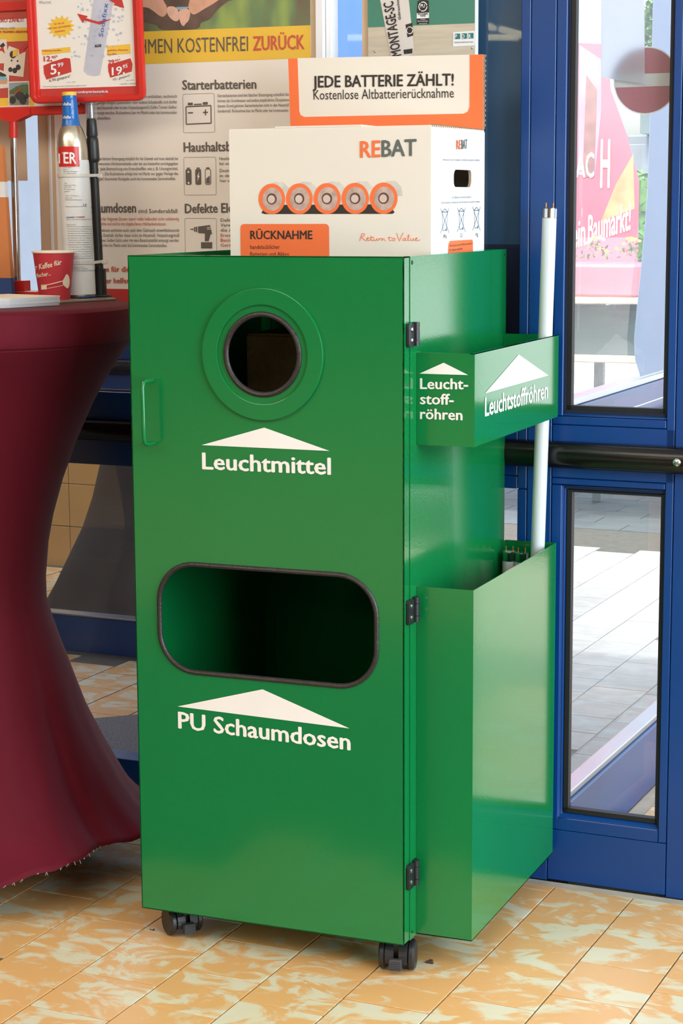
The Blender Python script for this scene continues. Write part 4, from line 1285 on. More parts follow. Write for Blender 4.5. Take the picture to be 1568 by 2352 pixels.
for i, (z, r) in enumerate(prof):
    low = max(0.0, min(1.0, (0.60 - z) / 0.52))
    for k in range(NF):
        ph = 360.0 * k / NF
        # distance to the nearest foot direction
        d = min(abs((ph - f + 180) % 360 - 180) for f in foot)
        lobe = cos(radians(d * 2)) # 1 at a foot, 0 at mid
        flat = 1.0 / cos(radians(min(d, 45))) if d <= 45 else 1.0
        rr = r * (1 - 0.13 * low * (1 - max(0.0, lobe)) ** 1.3)
        # soft pulled folds running from the waist down to the hem
        rr *= 1 + 0.012 * low * sin(radians(ph * 9 + z * 500)) * (1 - abs(lobe)) + 0.006 * low * sin(radians(ph * 17 - z * 900))
        zz = z
        if low > 0.5:
            w = (low - 0.5) * 2
            zz = z + w * (0.022 * (1 - max(0.0, lobe)) + 0.004 * sin(radians(ph * 7)) + 0.002 * sin(radians(ph * 31)))
            zz -= w * 0.020 * math.exp(-((ph - 300) / 6.0) ** 2)
        a = radians(ph)
        vs.append((TC.x + rr * cos(a), TC.y + rr * sin(a), zz))
for i in range(len(prof) - 1):
    for k in range(NF):
        fs.append((i * NF + k, i * NF + (k + 1) % NF, (i + 1) * NF + (k + 1) % NF, (i + 1) * NF + k))
tb = thing('bistro_table', 'round standing table under a burgundy stretch cover, left of the green bin', 'table', (TC.x, TC.y, ZF))
cov = MB().add(vs, fs).build('stretch_cover', M_CLOTH, tb, smooth=True)
sol = cov.modifiers.new('cloth', 'SOLIDIFY')
sol.thickness = 0.0015
sol.offset = -1
m = MB().tube([(TC.x + 0.3008 * cos(2 * pi * k / 96), TC.y + 0.3008 * sin(2 * pi * k / 96), 0.9725) for k in range(96)], 0.0013, 6, closed=True)
m.build('cover_seam', mat('burgundy_thread', (96, 16, 30), 0.7), cov)
ft = MB()
for f in foot:
    a = radians(f)
    ft.tube([(TC.x + 0.02 * cos(a), TC.y + 0.02 * sin(a), 0.10), (TC.x + 0.24 * cos(a), TC.y + 0.24 * sin(a), 0.075), (TC.x + 0.262 * cos(a), TC.y + 0.262 * sin(a), 0.06)], 0.010, 8)
MB().lathe([(0.10, ZF), (0.10, ZF + 0.012), (0.03, ZF + 0.03), (0.025, ZF + 0.05), (0.025, 1.00), (0.05, 1.01), (0.05, 1.02)], TC, 32).build('pedestal', M_BLKP, tb, smooth=True)
ft.build('foot_spreader', M_BLKP, tb, smooth=True)
MB().lathe([(0.296, 1.02), (0.300, 1.025), (0.300, 1.038), (0.296, 1.0405)], TC, 64).build('table_top', M_GREYP, tb)

# fluff and lint on the hem
m = MB()
for i in range(46):
    ph = random.choice([random.uniform(290, 352), random.uniform(300, 350)])
    k = int(ph / 360 * NF)
    v = vs[(len(prof) - 1) * NF + k]
    m.tube([(v[0], v[1], v[2]), (v[0] + random.uniform(-.004, .004), v[1] - .002, v[2] - random.uniform(.001, .006))], 0.0007, 4)
l = m.build('hem_lint', mat('pale_lint', (150, 136, 120), 0.9), cov)
l['kind'] = 'stuff'

# second stretch-covered table beyond the glass
TB2 = Vector((-1.335, 2.62, 0))
vs2, fs2 = [], []
prof2 = [(1.04, 0.0), (1.04, 0.29), (1.03, 0.305), (0.96, 0.30), (0.85, 0.23), (0.72, 0.165), (0.60, 0.135), (0.5, 0.14), (0.4, 0.175), (0.3, 0.20), (0.2, 0.235), (0.1, 0.285), (0.02, 0.325), (-0.045, 0.362)]
for z, r in prof2:
    for k in range(72):
        ph = 360 * k / 72
        d = min(abs((ph - f + 180) % 360 - 180) for f in (25, 115, 205, 295))
        low = max(0, min(1, (0.6 - z) / 0.5))
        rr = r * (1 - 0.10 * low * (1 - max(0, cos(radians(2 * d)))))
        vs2.append((TB2.x + rr * cos(radians(ph)), TB2.y + rr * sin(radians(ph)), z + low * 0.02 * (1 - max(0, cos(radians(2 * d))))))
for i in range(len(prof2) - 1):
    for k in range(72):
        fs2.append((i * 72 + k, i * 72 + (k + 1) % 72, (i + 1) * 72 + (k + 1) % 72, (i + 1) * 72 + k))
t2 = thing('bistro_table', 'dark brown covered standing table beyond the glass, behind the burgundy one', 'table', (TB2.x, TB2.y, ZF))
MB().add(vs2, fs2).build('stretch_cover', M_BROWN, t2, smooth=True)
MB().lathe([(0.12, ZF), (0.12, ZF + 0.01), (0.02, ZF + 0.03), (0.02, 1.02)], TB2, 20).build('pedestal', M_BLKP, t2)

# ================================================================== THINGS ON THE TABLE
ER = Vector((cos(radians(-29.3)), -sin(radians(-29.3)), 0))
ET = Vector((sin(radians(29.3)), -cos(radians(29.3)), 0))
T0 = TZ + 0.0008
# flat grey plate under bottle and pole
tag(MB().slab(frame((0, 0, 0), (1, 0, 0), (0, 1, 0)), [(-0.470, 0.400), (-0.318, 0.293), (-0.300, 0.293), (-0.2600, 0.430), (-0.285, 0.470), (-0.415, 0.528), (-0.500, 0.500)], T0, T0 + 0.0022).build('base_plate', M_SLATE), 'flat grey plate on the burgundy table under the bottle and the pole', 'plate')
T1 = T0 + 0.0028

# sign holder on a telescopic pole
PX, PY = -0.3234, 0.484
pbY = 0.484
KS = 1.0
sg = thing('sign_holder', 'red framed price sign on a black telescopic pole standing on the table', 'sign', (PX, PY, T1))
MB().lathe([(0.0215, T1), (0.022, T1 + 0.002), (0.020, T1 + 0.0045), (0.0125, T1 + 0.005), (0.0118, T1 + 0.05), (0.0122, T1 + 0.054), (0.009, T1 + 0.055)], (PX, PY, 0), 32).build('pole_foot', M_BLKP, sg, smooth=True)
pl = lambda z: Vector((PX - 0.034 * (z - T1) * 0.95, PY, z))
MB().tube([pl(T1 + 0.05), pl(1.312)], 0.0085, 18).build('lower_pole', M_BLKP, sg, smooth=True)
MB().tube([pl(z) for z in (1.305, 1.309, 1.314, 1.345, 1.352, 1.3535, 1.358, 1.386, 1.390)], [0.0095, 0.0120, 0.0124, 0.0118, 0.0110, 0.0098, 0.0112, 0.0094, 0.0080], 12).build('clamp_sleeve', M_BLKP, sg, smooth=True)
MB().tube([pl(1.388), pl(1.4235)], 0.0062, 16).build('chrome_pole', M_CHROME, sg, smooth=True)
M_CLEAR = glass('clear_plastic', (0.9, 0.9, 0.88), 0.12)
SP = pl(1.42)
SF = lambda a, b, c=0.0: Vector((0.0211 + 0.98654 * a, PY - 0.010 - c, 0.0164 + 0.98654 * b))
m = MB().slab(SF, [(-0.388, 1.4290), (-0.3228, 1.4290), (-0.3228, 1.4385), (-0.388, 1.4385)], -0.006, 0.006).slab(SF, [(-0.3660, 1.4185), (-0.3480, 1.4185), (-0.3228, 1.4290), (-0.3930, 1.4290)], -0.005, 0.005).slab(SF, [(-0.3660, 1.39), (-0.3500, 1.39), (-0.3500, 1.4185), (-0.3660, 1.4185)], -0.016, 0.003)
m.build('clear_bracket', M_CLEAR, sg)
# red frame: outer round-cornered outline with a wide moulding
fo = [(-0.4820, 1.4255 + 0.012), (-0.4790, 1.4285), (-0.4700, 1.4252)]
def skew(F, kx=-0.022):
    return lambda a, b, c=0.0: F(a + (b - 1.425) * kx, b, c)
SK = skew(SF)
out = rrect(-0.4830, -0.2345, 1.4255, 1.7600, 0.014, 6)
inn = rrect(-0.4695, -0.2500, 1.4340, 1.7510, 0.006, 5)
mid = rrect(-0.4770, -0.2420, 1.4300, 1.7550, 0.010, 5)
vs, fs = holed([out, mid], 0.012, 0.003)
fr = MB().add([SK(a, b, c + 0.004) for a, b, c in vs], fs).build('red_frame', M_RED, sg)
vs, fs = holed([mid, inn], 0.007, 0.002)
MB().add([SK(a, b, c + 0.002) for a, b, c in vs], fs).build('inner_moulding', M_RED, sg)
sh = MB().slab(SK, rrect(-0.4735, -0.2405, 1.4325, 1.7530, 0.006, 3), -0.004, 0.0).build('price_sheet', mat('glossy_white_sheet', (236, 230, 224), 0.3, var=0.01), sg)
MB().poly(SK, [(-0.4735, 1.4335), (-0.2405, 1.4335), (-0.2405, 1.4512), (-0.4735, 1.4512)], 0.0006).build('red_band', M_REDINK, sh)
SG = lambda a, b, c=0.0: SF(a, b, c)
# starburst
st = []
for k in range(28):
    r = 1.0 if k % 2 == 0 else 0.70
    st.append((-0.4173 + 0.032 * r * cos(2 * pi * k / 28 + 0.1), 1.5690 + 0.0225 * r * sin(2 * pi * k / 28 + 0.1)))
MX = M_YEL
MB().poly(SG, st, 0.0005).build('yellow_label_print', MX, sh)
MB().poly(SG, [(-0.4622, 1.5265), (-0.3975, 1.5300), (-0.3970, 1.5200), (-0.4615, 1.5160)], 0.0005).build('yellow_label_print', MX, sh)
MB().poly(SG, [(-0.3160, 1.5290), (-0.2650, 1.5310), (-0.2645, 1.5130), (-0.3155, 1.5110)], 0.0005).build('yellow_label_print', MX, sh)
# printed gas bottle (tilted), bubbles, arrows
m = MB().poly(SG, [(-0.3683, 1.4830), (-0.3600, 1.4755), (-0.3460, 1.4725), (-0.3327, 1.4745), (-0.2985, 1.6160), (-0.3010, 1.640), (-0.3400, 1.640), (-0.3430, 1.6160)], 0.0005)
m.build('bottle_print', mat('bottle_grey_print', (190, 190, 204), 0.4, var=0.10, scale=16), sh)
m = MB()
for i in range(110):
    a = random.uniform(-0.415, -0.255)
    b = random.uniform(1.505, 1.622)
    if abs(a + 0.335 - (b - 1.55) * 0.22) > 0.055:
        continue
    r = random.uniform(0.0012, 0.0034)
    cc = circ(a, b, r, 12, r * 0.8)
    ci = circ(a, b, r * 0.66, 12, r * 0.52)
    n0 = len(m.v)
    m.v += [tuple(SG(x, y, 0.0007)) for x, y in cc + ci]
    m.f += [(n0 + k, n0 + (k + 1) % 12, n0 + 12 + (k + 1) % 12, n0 + 12 + k) for k in range(12)]
b_ = m.build('bubble_print', mat('blue_bubble_ink', (150, 174, 208), 0.4, var=0.1), sh)
b_['kind'] = 'stuff'
MX = M_REDINK
MB().poly(SG, [(-0.3796, 1.5930), (-0.3560, 1.5870), (-0.3600, 1.5835), (-0.335, 1.5760), (-0.303, 1.5800), (-0.330, 1.5700), (-0.3640, 1.5795), (-0.3680, 1.5745)], 0.0010).build('red_shape_print', MX, sh)
MB().poly(SG, [(-0.2760, 1.5990), (-0.2990, 1.6060), (-0.2955, 1.6085), (-0.3080, 1.6150), (-0.2980, 1.6230), (-0.2860, 1.6150), (-0.2810, 1.6180)], 0.0010).build('red_shape_print', MX, sh)
MB().poly(SG, [(-0.4590, 1.4960), (-0.4380, 1.5030), (-0.4090, 1.5095), (-0.3985, 1.5080), (-0.3970, 1.4950), (-0.3960, 1.4820), (-0.4530, 1.4690), (-0.4580, 1.4810)], 0.0006).build('red_shape_print', MX, sh)
MB().poly(SG, [(-0.3145, 1.4930), (-0.2650, 1.5040), (-0.2605, 1.4930), (-0.2625, 1.4790), (-0.3100, 1.4685), (-0.3140, 1.4810)], 0.0006).build('red_shape_print', MX, sh)

# gas bottle tied to the pole
bc = Vector((-0.3431, 0.4395, T1))
bl_ax = Vector((-0.034, 0, 1)).normalized()
bt = thing('gas_cylinder', 'silver and white soda gas bottle with a blue wrapped neck on the table', 'gas bottle', bc)
rb = 0.0298
MB().lathe([(0.026, 0.0), (rb, 0.003), (rb, 0.268), (0.0297, 0.283), (0.0283, 0.300), (0.0255, 0.313), (0.0215, 0.324), (0.0175, 0.330), (0.0158, 0.334)], bc, 48, bl_ax).build('bottle_body', mat('brushed_steel', (206, 196, 178), 0.26, metal=0.95, var=0.04, scale=3, bump=0.08, bscale=160), bt, smooth=True)
lb = MB().lathe([(rb + 0.0004, 0.006), (rb + 0.0004, 0.263)], bc, 60, bl_ax, cap=False).build('label', mat('label_white', (222, 222, 220), 0.4, var=0.01), bt, smooth=True)
MB().lathe([(0.0190, 0.327), (0.0168, 0.335), (0.0156, 0.345), (0.0150, 0.365), (0.0138, 0.380), (0.0136, 0.386)], bc, 32, bl_ax).build('blue_neck_wrap', M_BLUEFILM, bt, smooth=True)
MB().lathe([(0.0139, 0.386), (0.0138, 0.392), (0.0120, 0.3930)], bc, 32, bl_ax).build('yellow_cap', M_YEL, bt, smooth=True)


def CYL(c_, r_of, x_ref):  # the print was measured flat
    """maps the upright plane the print was measured on to the round surface"""
    def F(a, b, c=0.0):
        h = b - c_.z
        r = r_of(h)
        s = max(-0.999, min(0.999, 0.872 * (a - (x_ref - 0.034 * h * KX)) / r))
        th = asin(s)
        return c_ + Vector((-0.034 * KX * h, 0, h)) + (ER * sin(th) + ET * cos(th)) * (r + c)
    return F


KX = 1.0
CF_ = CYL(bc, lambda h: 0.0302 if h < 0.30 else 0.0152, -0.3690)
def patch(F, x0, x1, z0, z1, c, n=16, sl=0.0):
    vs = [F(x0 + (x1 - x0) * i / n, z + sl * i / n, c) for z in (z0, z1) for i in range(n + 1)]
    return vs, [(i, i + 1, n + 2 + i, n + 1 + i) for i in range(n)]
vs, fs = patch(CF_, -0.4080, -0.3637, 1.2965, 1.3345, 0.0005)
MB().add(vs, fs).build('red_sticker', M_RED, bt)

# cable ties round bottle and pole
for zt, lbl in ((0.2345, 'white cable tie holding the bottle to the pole, the upper one'), (0.0680, 'white cable tie holding the bottle to the pole, just above the cup rim')):
    c0 = bc + bl_ax * zt
    p0 = pl(c0.z)
    v = (p0 - c0)
    v.z = 0
    base = atan2(v.y, v.x)
    dd = v.length
    r1, r2 = rb + 0.0014, 0.0100
    al = math.acos((r1 - r2) / dd)
    pts = []
    for k in range(25):
        a = base + al + (2 * pi - 2 * al) * k / 24
        pts.append(Vector((c0.x + r1 * cos(a), c0.y + r1 * sin(a), c0.z)))
    for k in range(9):
        a = base - al + 2 * al * k / 8
        pts.append(Vector((p0.x + r2 * cos(a), p0.y + r2 * sin(a), c0.z + 0.001)))
    n = len(pts)
    vs = [p + Vector((0, 0, dz)) for dz in (-0.0028, 0.0028) for p in pts]
    cen = (c0 + p0) / 2
    vs += [p + (p - cen).normalized() * 0.0012 + Vector((0, 0, dz)) for dz in (-0.0028, 0.0028) for p in pts]
    fs = []
    for i in range(n):
        j = (i + 1) % n
        fs += [(i, j, n + j, n + i), (2 * n + i, 2 * n + j, 3 * n + j, 3 * n + i), (n + i, n + j, 3 * n + j, 3 * n + i), (i, j, 2 * n + j, 2 * n + i)]
    mt = mat('translucent_white_nylon', (214, 208, 196), 0.35, var=0.03)
    t = thing('cable_tie', lbl, 'cable tie', (p0.x, p0.y, c0.z))
    MB().add(vs, fs).build('strap', mt, t)
    hq = Vector((p0.x + 0.0115, p0.y - 0.004, c0.z))
    MB().box(hq.x - 0.001, hq.x + 0.008, hq.y - 0.004, hq.y + 0.004, hq.z - 0.0042, hq.z + 0.0042, b=0.001).build('tie_head', mt, t)

# paper cup
cc_ = Vector((-0.3598, 0.3700, TZ + 0.0032))
CH = 0.0925
cup = thing('paper_cup', 'red paper coffee cup with cream lettering beside the gas bottle', 'cup', cc_)
MB().lathe([(0.0290, 0.0), (0.0293, 0.0015), (0.0393, CH - 0.004), (0.0385, CH - 0.004), (0.0285, 0.004)], cc_, 48, cap=False).lathe([(0.0284, 0.004), (0.0005, 0.0041)], cc_, 48, cap=False).build('cup_wall', M_CUP, cup, smooth=True)
m = MB()
m.tube([cc_ + Vector((0.0393 * cos(2 * pi * k / 60), 0.0393 * sin(2 * pi * k / 60), CH - 0.0022)) for k in range(60)], 0.0024, 8, closed=True)
m.build('rolled_rim', mat('cream_paper', (240, 222, 198), 0.5), cup, smooth=True)
def CUPF(a, b, c=0.0):
    h = b - 1.0405
    r = 0.0293 + 0.01 * h / 0.0885
    th = asin(max(-0.999, min(0.999, 0.872 * 0.965 * (a + 0.3893) / r)))
    return cc_ + Vector((0, 0, h)) + (ER * sin(th) + ET * cos(th)) * (r + c + 0.0002)
m = MB()
def line2(F, a, b, w, c=0.0004, n=6):
    dx, dy = b[0] - a[0], b[1] - a[1]
    L = hypot(dx, dy)
    nx, ny = -dy / L * w / 2, dx / L * w / 2
    vs = []
    for i in range(n + 1):
        t = i / n
        x, y = a[0] + dx * t, a[1] + dy * t
        vs += [F(x + nx, y + ny, c), F(x - nx, y - ny, c)]
    m.add(vs, [(2 * i, 2 * i + 1, 2 * i + 3, 2 * i + 2) for i in range(n)])
line2(CUPF, (-0.4180, 1.0640), (-0.4060, 1.0655), 0.008)
for k in range(5):
    line2(CUPF, (-0.4180 + k * 0.0028, 1.0600), (-0.4172 + k * 0.0028, 1.0705), 0.0009)
line2(CUPF, (-0.4060, 1.0690), (-0.3690, 1.0765), 0.0016)
line2(CUPF, (-0.4050, 1.0625), (-0.3690, 1.0680), 0.0008)
m.poly(CUPF, circ(-0.3605, 1.0755, 0.0056, 24, 0.0135), 0.0004)
m.poly(CUPF, [(-0.3700, 1.0700), (-0.3640, 1.0640), (-0.3640, 1.0860), (-0.3700, 1.0770)], 0.0004)
m.build('brush_print', M_CREAMP, cup)

# stack of flyers at the front edge
fl = thing('flyer_stack', 'small stack of white flyers at the front edge of the burgundy table', 'flyers', (-0.37, 0.14, T0))
random.seed(3)
for i in range(16):
    dx, dy = random.uniform(-0.0012, 0.0012), random.uniform(-0.0012, 0.0012)
    z = T0 + i * 0.0011
    o = MB().slab(lambda a, b, c=0.0: Vector((a + dx, b + dy, c)), [(-0.2965, 0.1050), (-0.2620, 0.2210), (-0.3950, 0.2580), (-0.4500, 0.0800), (-0.3400, 0.0380)], z, z + 0.00075).build('flyer', M_PAPER if i < 15 else M_CREAMP, fl)

# upright brochure box at the left edge
bo = thing('brochure_box', 'upright orange, white and blue brochure box cut by the left picture edge', 'box', (-0.57, 0.44, T0))
KB = 0.946
def OB(x0, x1, z0, z1, nm, mt):
    MB().add([(a, y, z) for a, y, z in []], []) if 0 else None
    F = lambda a, b, c: Vector((a - 0.043 * (b - 1.042), 0.455 + c * 1.0, b))
    return MB().slab(lambda a, b, c=0.0: F(a, b, c), [(x0, z0), (x1, z0), (x1, z1), (x0, z1)], 0.0, 0.012).build(nm, mt, bo)
M_ORW = mat('warm_orange_print', (214, 132, 76), 0.6, var=0.06, scale=5)
OB(-0.62, -0.5070, T0, 1.0815, 'blue_band', mat('navy_print', (40, 70, 130), 0.5, var=0.05))
OB(-0.62, -0.5070, 1.0815, 1.2400, 'box_front', M_ORW)
OB(-0.62, -0.5070, 1.2400, 1.2700, 'white_band', M_PAPER)
OB(-0.62, -0.5070, 1.2700, 1.3400, 'box_top_front', M_ORW)

# second red sign behind, on its chrome stand
s2 = thing('sign_holder', 'red framed poster holder on a chrome stand, behind the first sign', 'sign', (-0.52, 0.50, T0))
MB().box(-0.60, -0.465, 0.488, 0.540, T0, T0 + 0.010, b=0.001).build('stand_base', M_RED, s2)
MB().box(-0.585, -0.473, 0.492, 0.536, T0 + 0.0101, T0 + 0.0112).build('clear_sheet', M_PAPER, s2)
MB().box(-0.5400, -0.5000, 0.490, 0.515, T0 + 0.011, T0 + 0.032, b=0.001).build('stand_socket', M_RED, s2)
MB().tube([(-0.5215, 0.5, T0 + 0.03), (-0.5205, 0.5, 1.362)], 0.0070, 18).build('chrome_pole', M_CHROME, s2, smooth=True)
MB().tube([(-0.5205, 0.5, 1.356), (-0.5200, 0.5, 1.392)], 0.0085, 16).build('red_socket', M_RED, s2, smooth=True)
BF = frame((0, 0.5, 0), (1, 0, 0), (0, 0, 1))
MB().slab(BF, [(-0.5290, 1.3880), (-0.5110, 1.3880), (-0.4760, 1.4010), (-0.4760, 1.4120), (-0.5640, 1.4120), (-0.5640, 1.4010)], -0.012, 0.0095).build('red_bracket', M_RED, s2)
vs, fs = holed([rrect(-0.690, -0.3530, 1.4020, 1.90, 0.008, 5), rrect(-0.680, -0.3630, 1.4135, 1.89, 0.003, 4)], 0.012, 0.003)
MB().add([BF(a, b, c) for a, b, c in vs], fs).build('red_frame', M_RED, s2)
MB().slab(BF, [(-0.68, 1.6020), (-0.363, 1.6020), (-0.363, 1.6180), (-0.68, 1.6180)], -0.004, 0.006).build('cross_rail', M_RED, s2)
ps = MB().slab(BF, [(-0.68, 1.4135), (-0.363, 1.4135), (-0.363, 1.89), (-0.68, 1.89)], -0.004, 0.0).build('poster_sheet', mat('dull_red_print', (190, 72, 60), 0.5, var=0.04), s2)
MB().poly(BF, [(-0.68, 1.5690), (-0.4790, 1.5690), (-0.4790, 1.5860), (-0.68, 1.5860)], 0.0004).poly(BF, [(-0.68, 1.4135), (-0.363, 1.4135), (-0.363, 1.4175), (-0.68, 1.4175)], 0.0004).poly(BF, [(-0.4700, 1.4175), (-0.363, 1.4175), (-0.363, 1.46), (-0.4700, 1.46)], 0.0004).build('white_band', M_PAPER, ps)
MB().poly(BF, [(-0.68, 1.5430), (-0.4780, 1.5430), (-0.4780, 1.5690), (-0.68, 1.5690)], 0.0004).build('yellow_band', M_YEL, ps)
MB().poly(BF, [(-0.68, 1.4175), (-0.4700, 1.4175), (-0.4700, 1.4345), (-0.68, 1.4345)], 0.0004).build('yellow_band', M_YEL, ps)
MX = mat('warm_white_print', (228, 214, 200), 0.5, var=0.02)
MB().poly(BF, [(-0.5700, 1.5480), (-0.5290, 1.5480), (-0.5250, 1.5020), (-0.5700, 1.5010)], 0.0010).build('photo_card_print', MX, ps)
MB().poly(BF, [(-0.5240, 1.5350), (-0.4860, 1.5220), (-0.4930, 1.4740), (-0.5380, 1.4800), (-0.5360, 1.5050)], 0.0008).build('photo_card_print', MX, ps)
MB().poly(BF, [(-0.5280, 1.4660), (-0.4800, 1.4660), (-0.4800, 1.4170), (-0.5290, 1.4180)], 0.0010).build('photo_card_print', MX, ps)
MB().poly(BF, [(-0.57, 1.4980), (-0.5250, 1.4820), (-0.5260, 1.4690), (-0.5290, 1.4540), (-0.57, 1.4520)], 0.0009).build('photo_card_print', MX, ps)
m = MB()
m.poly(BF, [(-0.5260, 1.4635), (-0.4822, 1.4635), (-0.4822, 1.4480), (-0.5260, 1.4480)], 0.0012)
m.build('sky_print', mat('grey_blue_print', (140, 156, 168), 0.5), ps)
MB().poly(BF, [(-0.5260, 1.4480), (-0.5100, 1.4560), (-0.4950, 1.4600), (-0.4822, 1.4590), (-0.4822, 1.4420), (-0.5260, 1.4420)], 0.0014).build('tree_print', mat('dark_green_print', (84, 104, 66), 0.6, var=0.3, scale=60), ps)
MB().poly(BF, [(-0.5260, 1.4420), (-0.4822, 1.4420), (-0.4822, 1.4195), (-0.5260, 1.4200)], 0.0013).build('ground_print', mat('grey_ground_print', (128, 124, 112), 0.6, var=0.1), ps)
MDK = mat('near_black_print', (52, 50, 50), 0.5, var=0.3, scale=80)
m = MB()
for x, y, r in ((-0.5185, 1.4300, .0075), (-0.4950, 1.4290, .0085), (-0.4860, 1.4370, .0050)):
    MB().poly(BF, circ(x, y, r, 20), 0.0017).build('wheel_print', MDK, ps)
m.poly(BF, [(-0.5150, 1.4380), (-0.5050, 1.4460), (-0.4950, 1.4440), (-0.4880, 1.4350), (-0.5060, 1.4290)], 0.0016)
for x, y, r in ((-0.5150, 1.5180, .0075), (-0.5120, 1.4870, .0055), (-0.5260 + .004, 1.4890, .0048), (-0.5040, 1.4930, .0055), (-0.5050, 1.5050, .002), (-0.5185, 1.5065, .002)):
    MB().poly(BF, circ(x, y, r, 20), 0.0012).build('pot_print', MDK, ps)
m.build('quad_print', MDK, ps)
m = MB()
m.poly(BF, [(-0.545, 1.536), (-0.536, 1.542), (-0.532, 1.536), (-0.540, 1.530)], 0.0012)
m.poly(BF, [(-0.57, 1.496), (-0.5330, 1.480), (-0.5310, 1.476), (-0.57, 1.476)], 0.0011)
m.build('dark_toy_print', MDK, ps)
MX = M_REDINK
MB().poly(BF, [(-0.5140, 1.4440), (-0.5000, 1.4520), (-0.4990, 1.4500), (-0.5120, 1.4410)], 0.0019).build('red_toy_print', MX, ps)
MB().poly(BF, [(-0.5500, 1.5250), (-0.5370, 1.5350), (-0.5330, 1.5200), (-0.5400, 1.5260)], 0.0014).build('red_toy_print', MX, ps)
MB().poly(BF, [(-0.5010, 1.5270), (-0.4780, 1.5440), (-0.4780, 1.5360), (-0.4900, 1.5250), (-0.4840, 1.5240), (-0.5000, 1.5180)], 0.0014).build('red_toy_print', MX, ps)
m = MB().poly(BF, [(-0.5150, 1.5250), (-0.5030, 1.5290), (-0.5045, 1.5160), (-0.5160, 1.5130)], 0.0015)
m.build('yellow_toy_print', M_YEL, ps)
MB().poly(BF, [(-0.57, 1.474), (-0.5290, 1.4690), (-0.5310, 1.4620), (-0.57, 1.4610)], 0.0012).build('sand_print', mat('sand_print', (206, 160, 126), 0.6), ps)
MB().poly(BF, [(-0.57, 1.4820), (-0.5300, 1.4740), (-0.5300, 1.4690), (-0.57, 1.4740)], 0.0013).build('pool_print', mat('pool_blue_print', (120, 178, 204), 0.5), ps)

# ================================================================== POSTERS ON THE GLASS
PWF = lambda v: (lambda a, b, c=0.0: RM(a, v - c, b))
po = thing('information_poster', 'large beige recycling information poster with a yellow headline on the glass', 'poster', RM(-0.79, -0.01, 1.0))
MB().box(-1.0849, -0.4908, -0.0125, -0.001, 0.96, 2.0, RM, b=0.001).build('backing_board', M_BEIGE, po)
PF = PWF(-0.0155)
sheet = MB().box(-1.0750, -0.5030, -0.0155, -0.0127, 0.985, 1.96, RM).build('poster_sheet', M_POSTER, po)
def rounded(pts, n=5):
    """closed Catmull-Rom curve through the points"""
    out, N = [], len(pts)
    for i in range(N):
        p0, p1, p2, p3 = pts[i - 1], pts[i], pts[(i + 1) % N], pts[(i + 2) % N]
        for k in range(n):
            t = k / n
            out.append(tuple(0.5 * (2 * p1[a] + (p2[a] - p0[a]) * t + (2 * p0[a] - 5 * p1[a] + 4 * p2[a] - p3[a]) * t * t + (3 * p1[a] - p0[a] - 3 * p2[a] + p3[a]) * t ** 3) for a in (0, 1)))
    return out


def fp(pts, m_, name, c, par):
    if name in ('left_hand_print', 'right_hand_print', 'finger_print', 'soil_print'):
        pts = rounded(pts)
    return MB().poly(PF, pts, c).build(name, m_, par)
fp([(-1.075, 1.4965), (-0.5030, 1.4956), (-0.5030, 1.5557), (-1.075, 1.5600)], M_YEL, 'yellow_band', 0.0004, sheet)
fp([(-1.075, 1.0), (-0.5030, 1.0), (-0.5030, 1.0568), (-1.075, 1.0568)], M_REDINK, 'red_band', 0.0004, sheet)
mgr = bpy.data.materials.new('blurred_grass_print')
mgr.use_nodes = True
nt = mgr.node_tree
ge = nt.nodes.new('ShaderNodeNewGeometry')
mp = nt.nodes.new('ShaderNodeMapping')
mp.inputs['Scale'].default_value = (14, 14, 5)
mp.inputs['Rotation'].default_value = (0, 0.35, 0)
ns = nt.nodes.new('ShaderNodeTexNoise')
ns.inputs['Scale'].default_value = 1.0
ns.inputs['Detail'].default_value = 2.5
cr = nt.nodes.new('ShaderNodeValToRGB')
for p, c_ in ((0.0, (104, 92, 74)), (1.0, (170, 190, 84))):
    pass
cr.color_ramp.elements[0].position = 0.34
cr.color_ramp.elements[0].color = (*lin((112, 96, 78)), 1)
cr.color_ramp.elements[1].position = 0.66
cr.color_ramp.elements[1].color = (*lin((158, 176, 86)), 1)
e_ = cr.color_ramp.elements.new(0.48)
e_.color = (*lin((108, 130, 88)), 1)
nt.links.new(ge.outputs['Position'], mp.inputs[0])
nt.links.new(mp.outputs[0], ns.inputs['Vector'])
nt.links.new(ns.outputs['Fac'], cr.inputs[0])
nt.links.new(cr.outputs[0], nt.nodes['Principled BSDF'].inputs['Base Color'])
fp([(-1.075, 1.5602), (-0.5030, 1.5559), (-0.5030, 1.93), (-1.075, 1.93)], mgr, 'grass_photo_print', 0.0004, sheet)
M_SOIL = mat('soil_brown_print', (104, 82, 72), 0.6, var=0.25, scale=30)
M_SKIN = mat('skin_print', (222, 168, 140), 0.6, var=0.14, scale=26)
M_SKIN2 = mat('pale_skin_print', (232, 184, 160), 0.6, var=0.12, scale=40)
fp([(-0.96, 1.602), (-0.8601, 1.5763), (-0.8359, 1.5703), (-0.8186, 1.5602), (-0.7474, 1.5592), (-0.7357, 1.5702), (-0.7166, 1.5759), (-0.6992, 1.5931), (-0.6783, 1.6068), (-0.6563, 1.62), (-0.64, 1.70), (-0.95, 1.70)], M_SOIL, 'soil_print', 0.0007, sheet)
fp([(-0.94, 1.66), (-0.93, 1.612), (-0.8613, 1.6050), (-0.8430, 1.5979), (-0.8277, 1.5873), (-0.8180, 1.5852), (-0.8101, 1.5931), (-0.8108, 1.6038), (-0.8183, 1.6165), (-0.84, 1.66)], M_SKIN, 'left_hand_print', 0.0010, sheet)
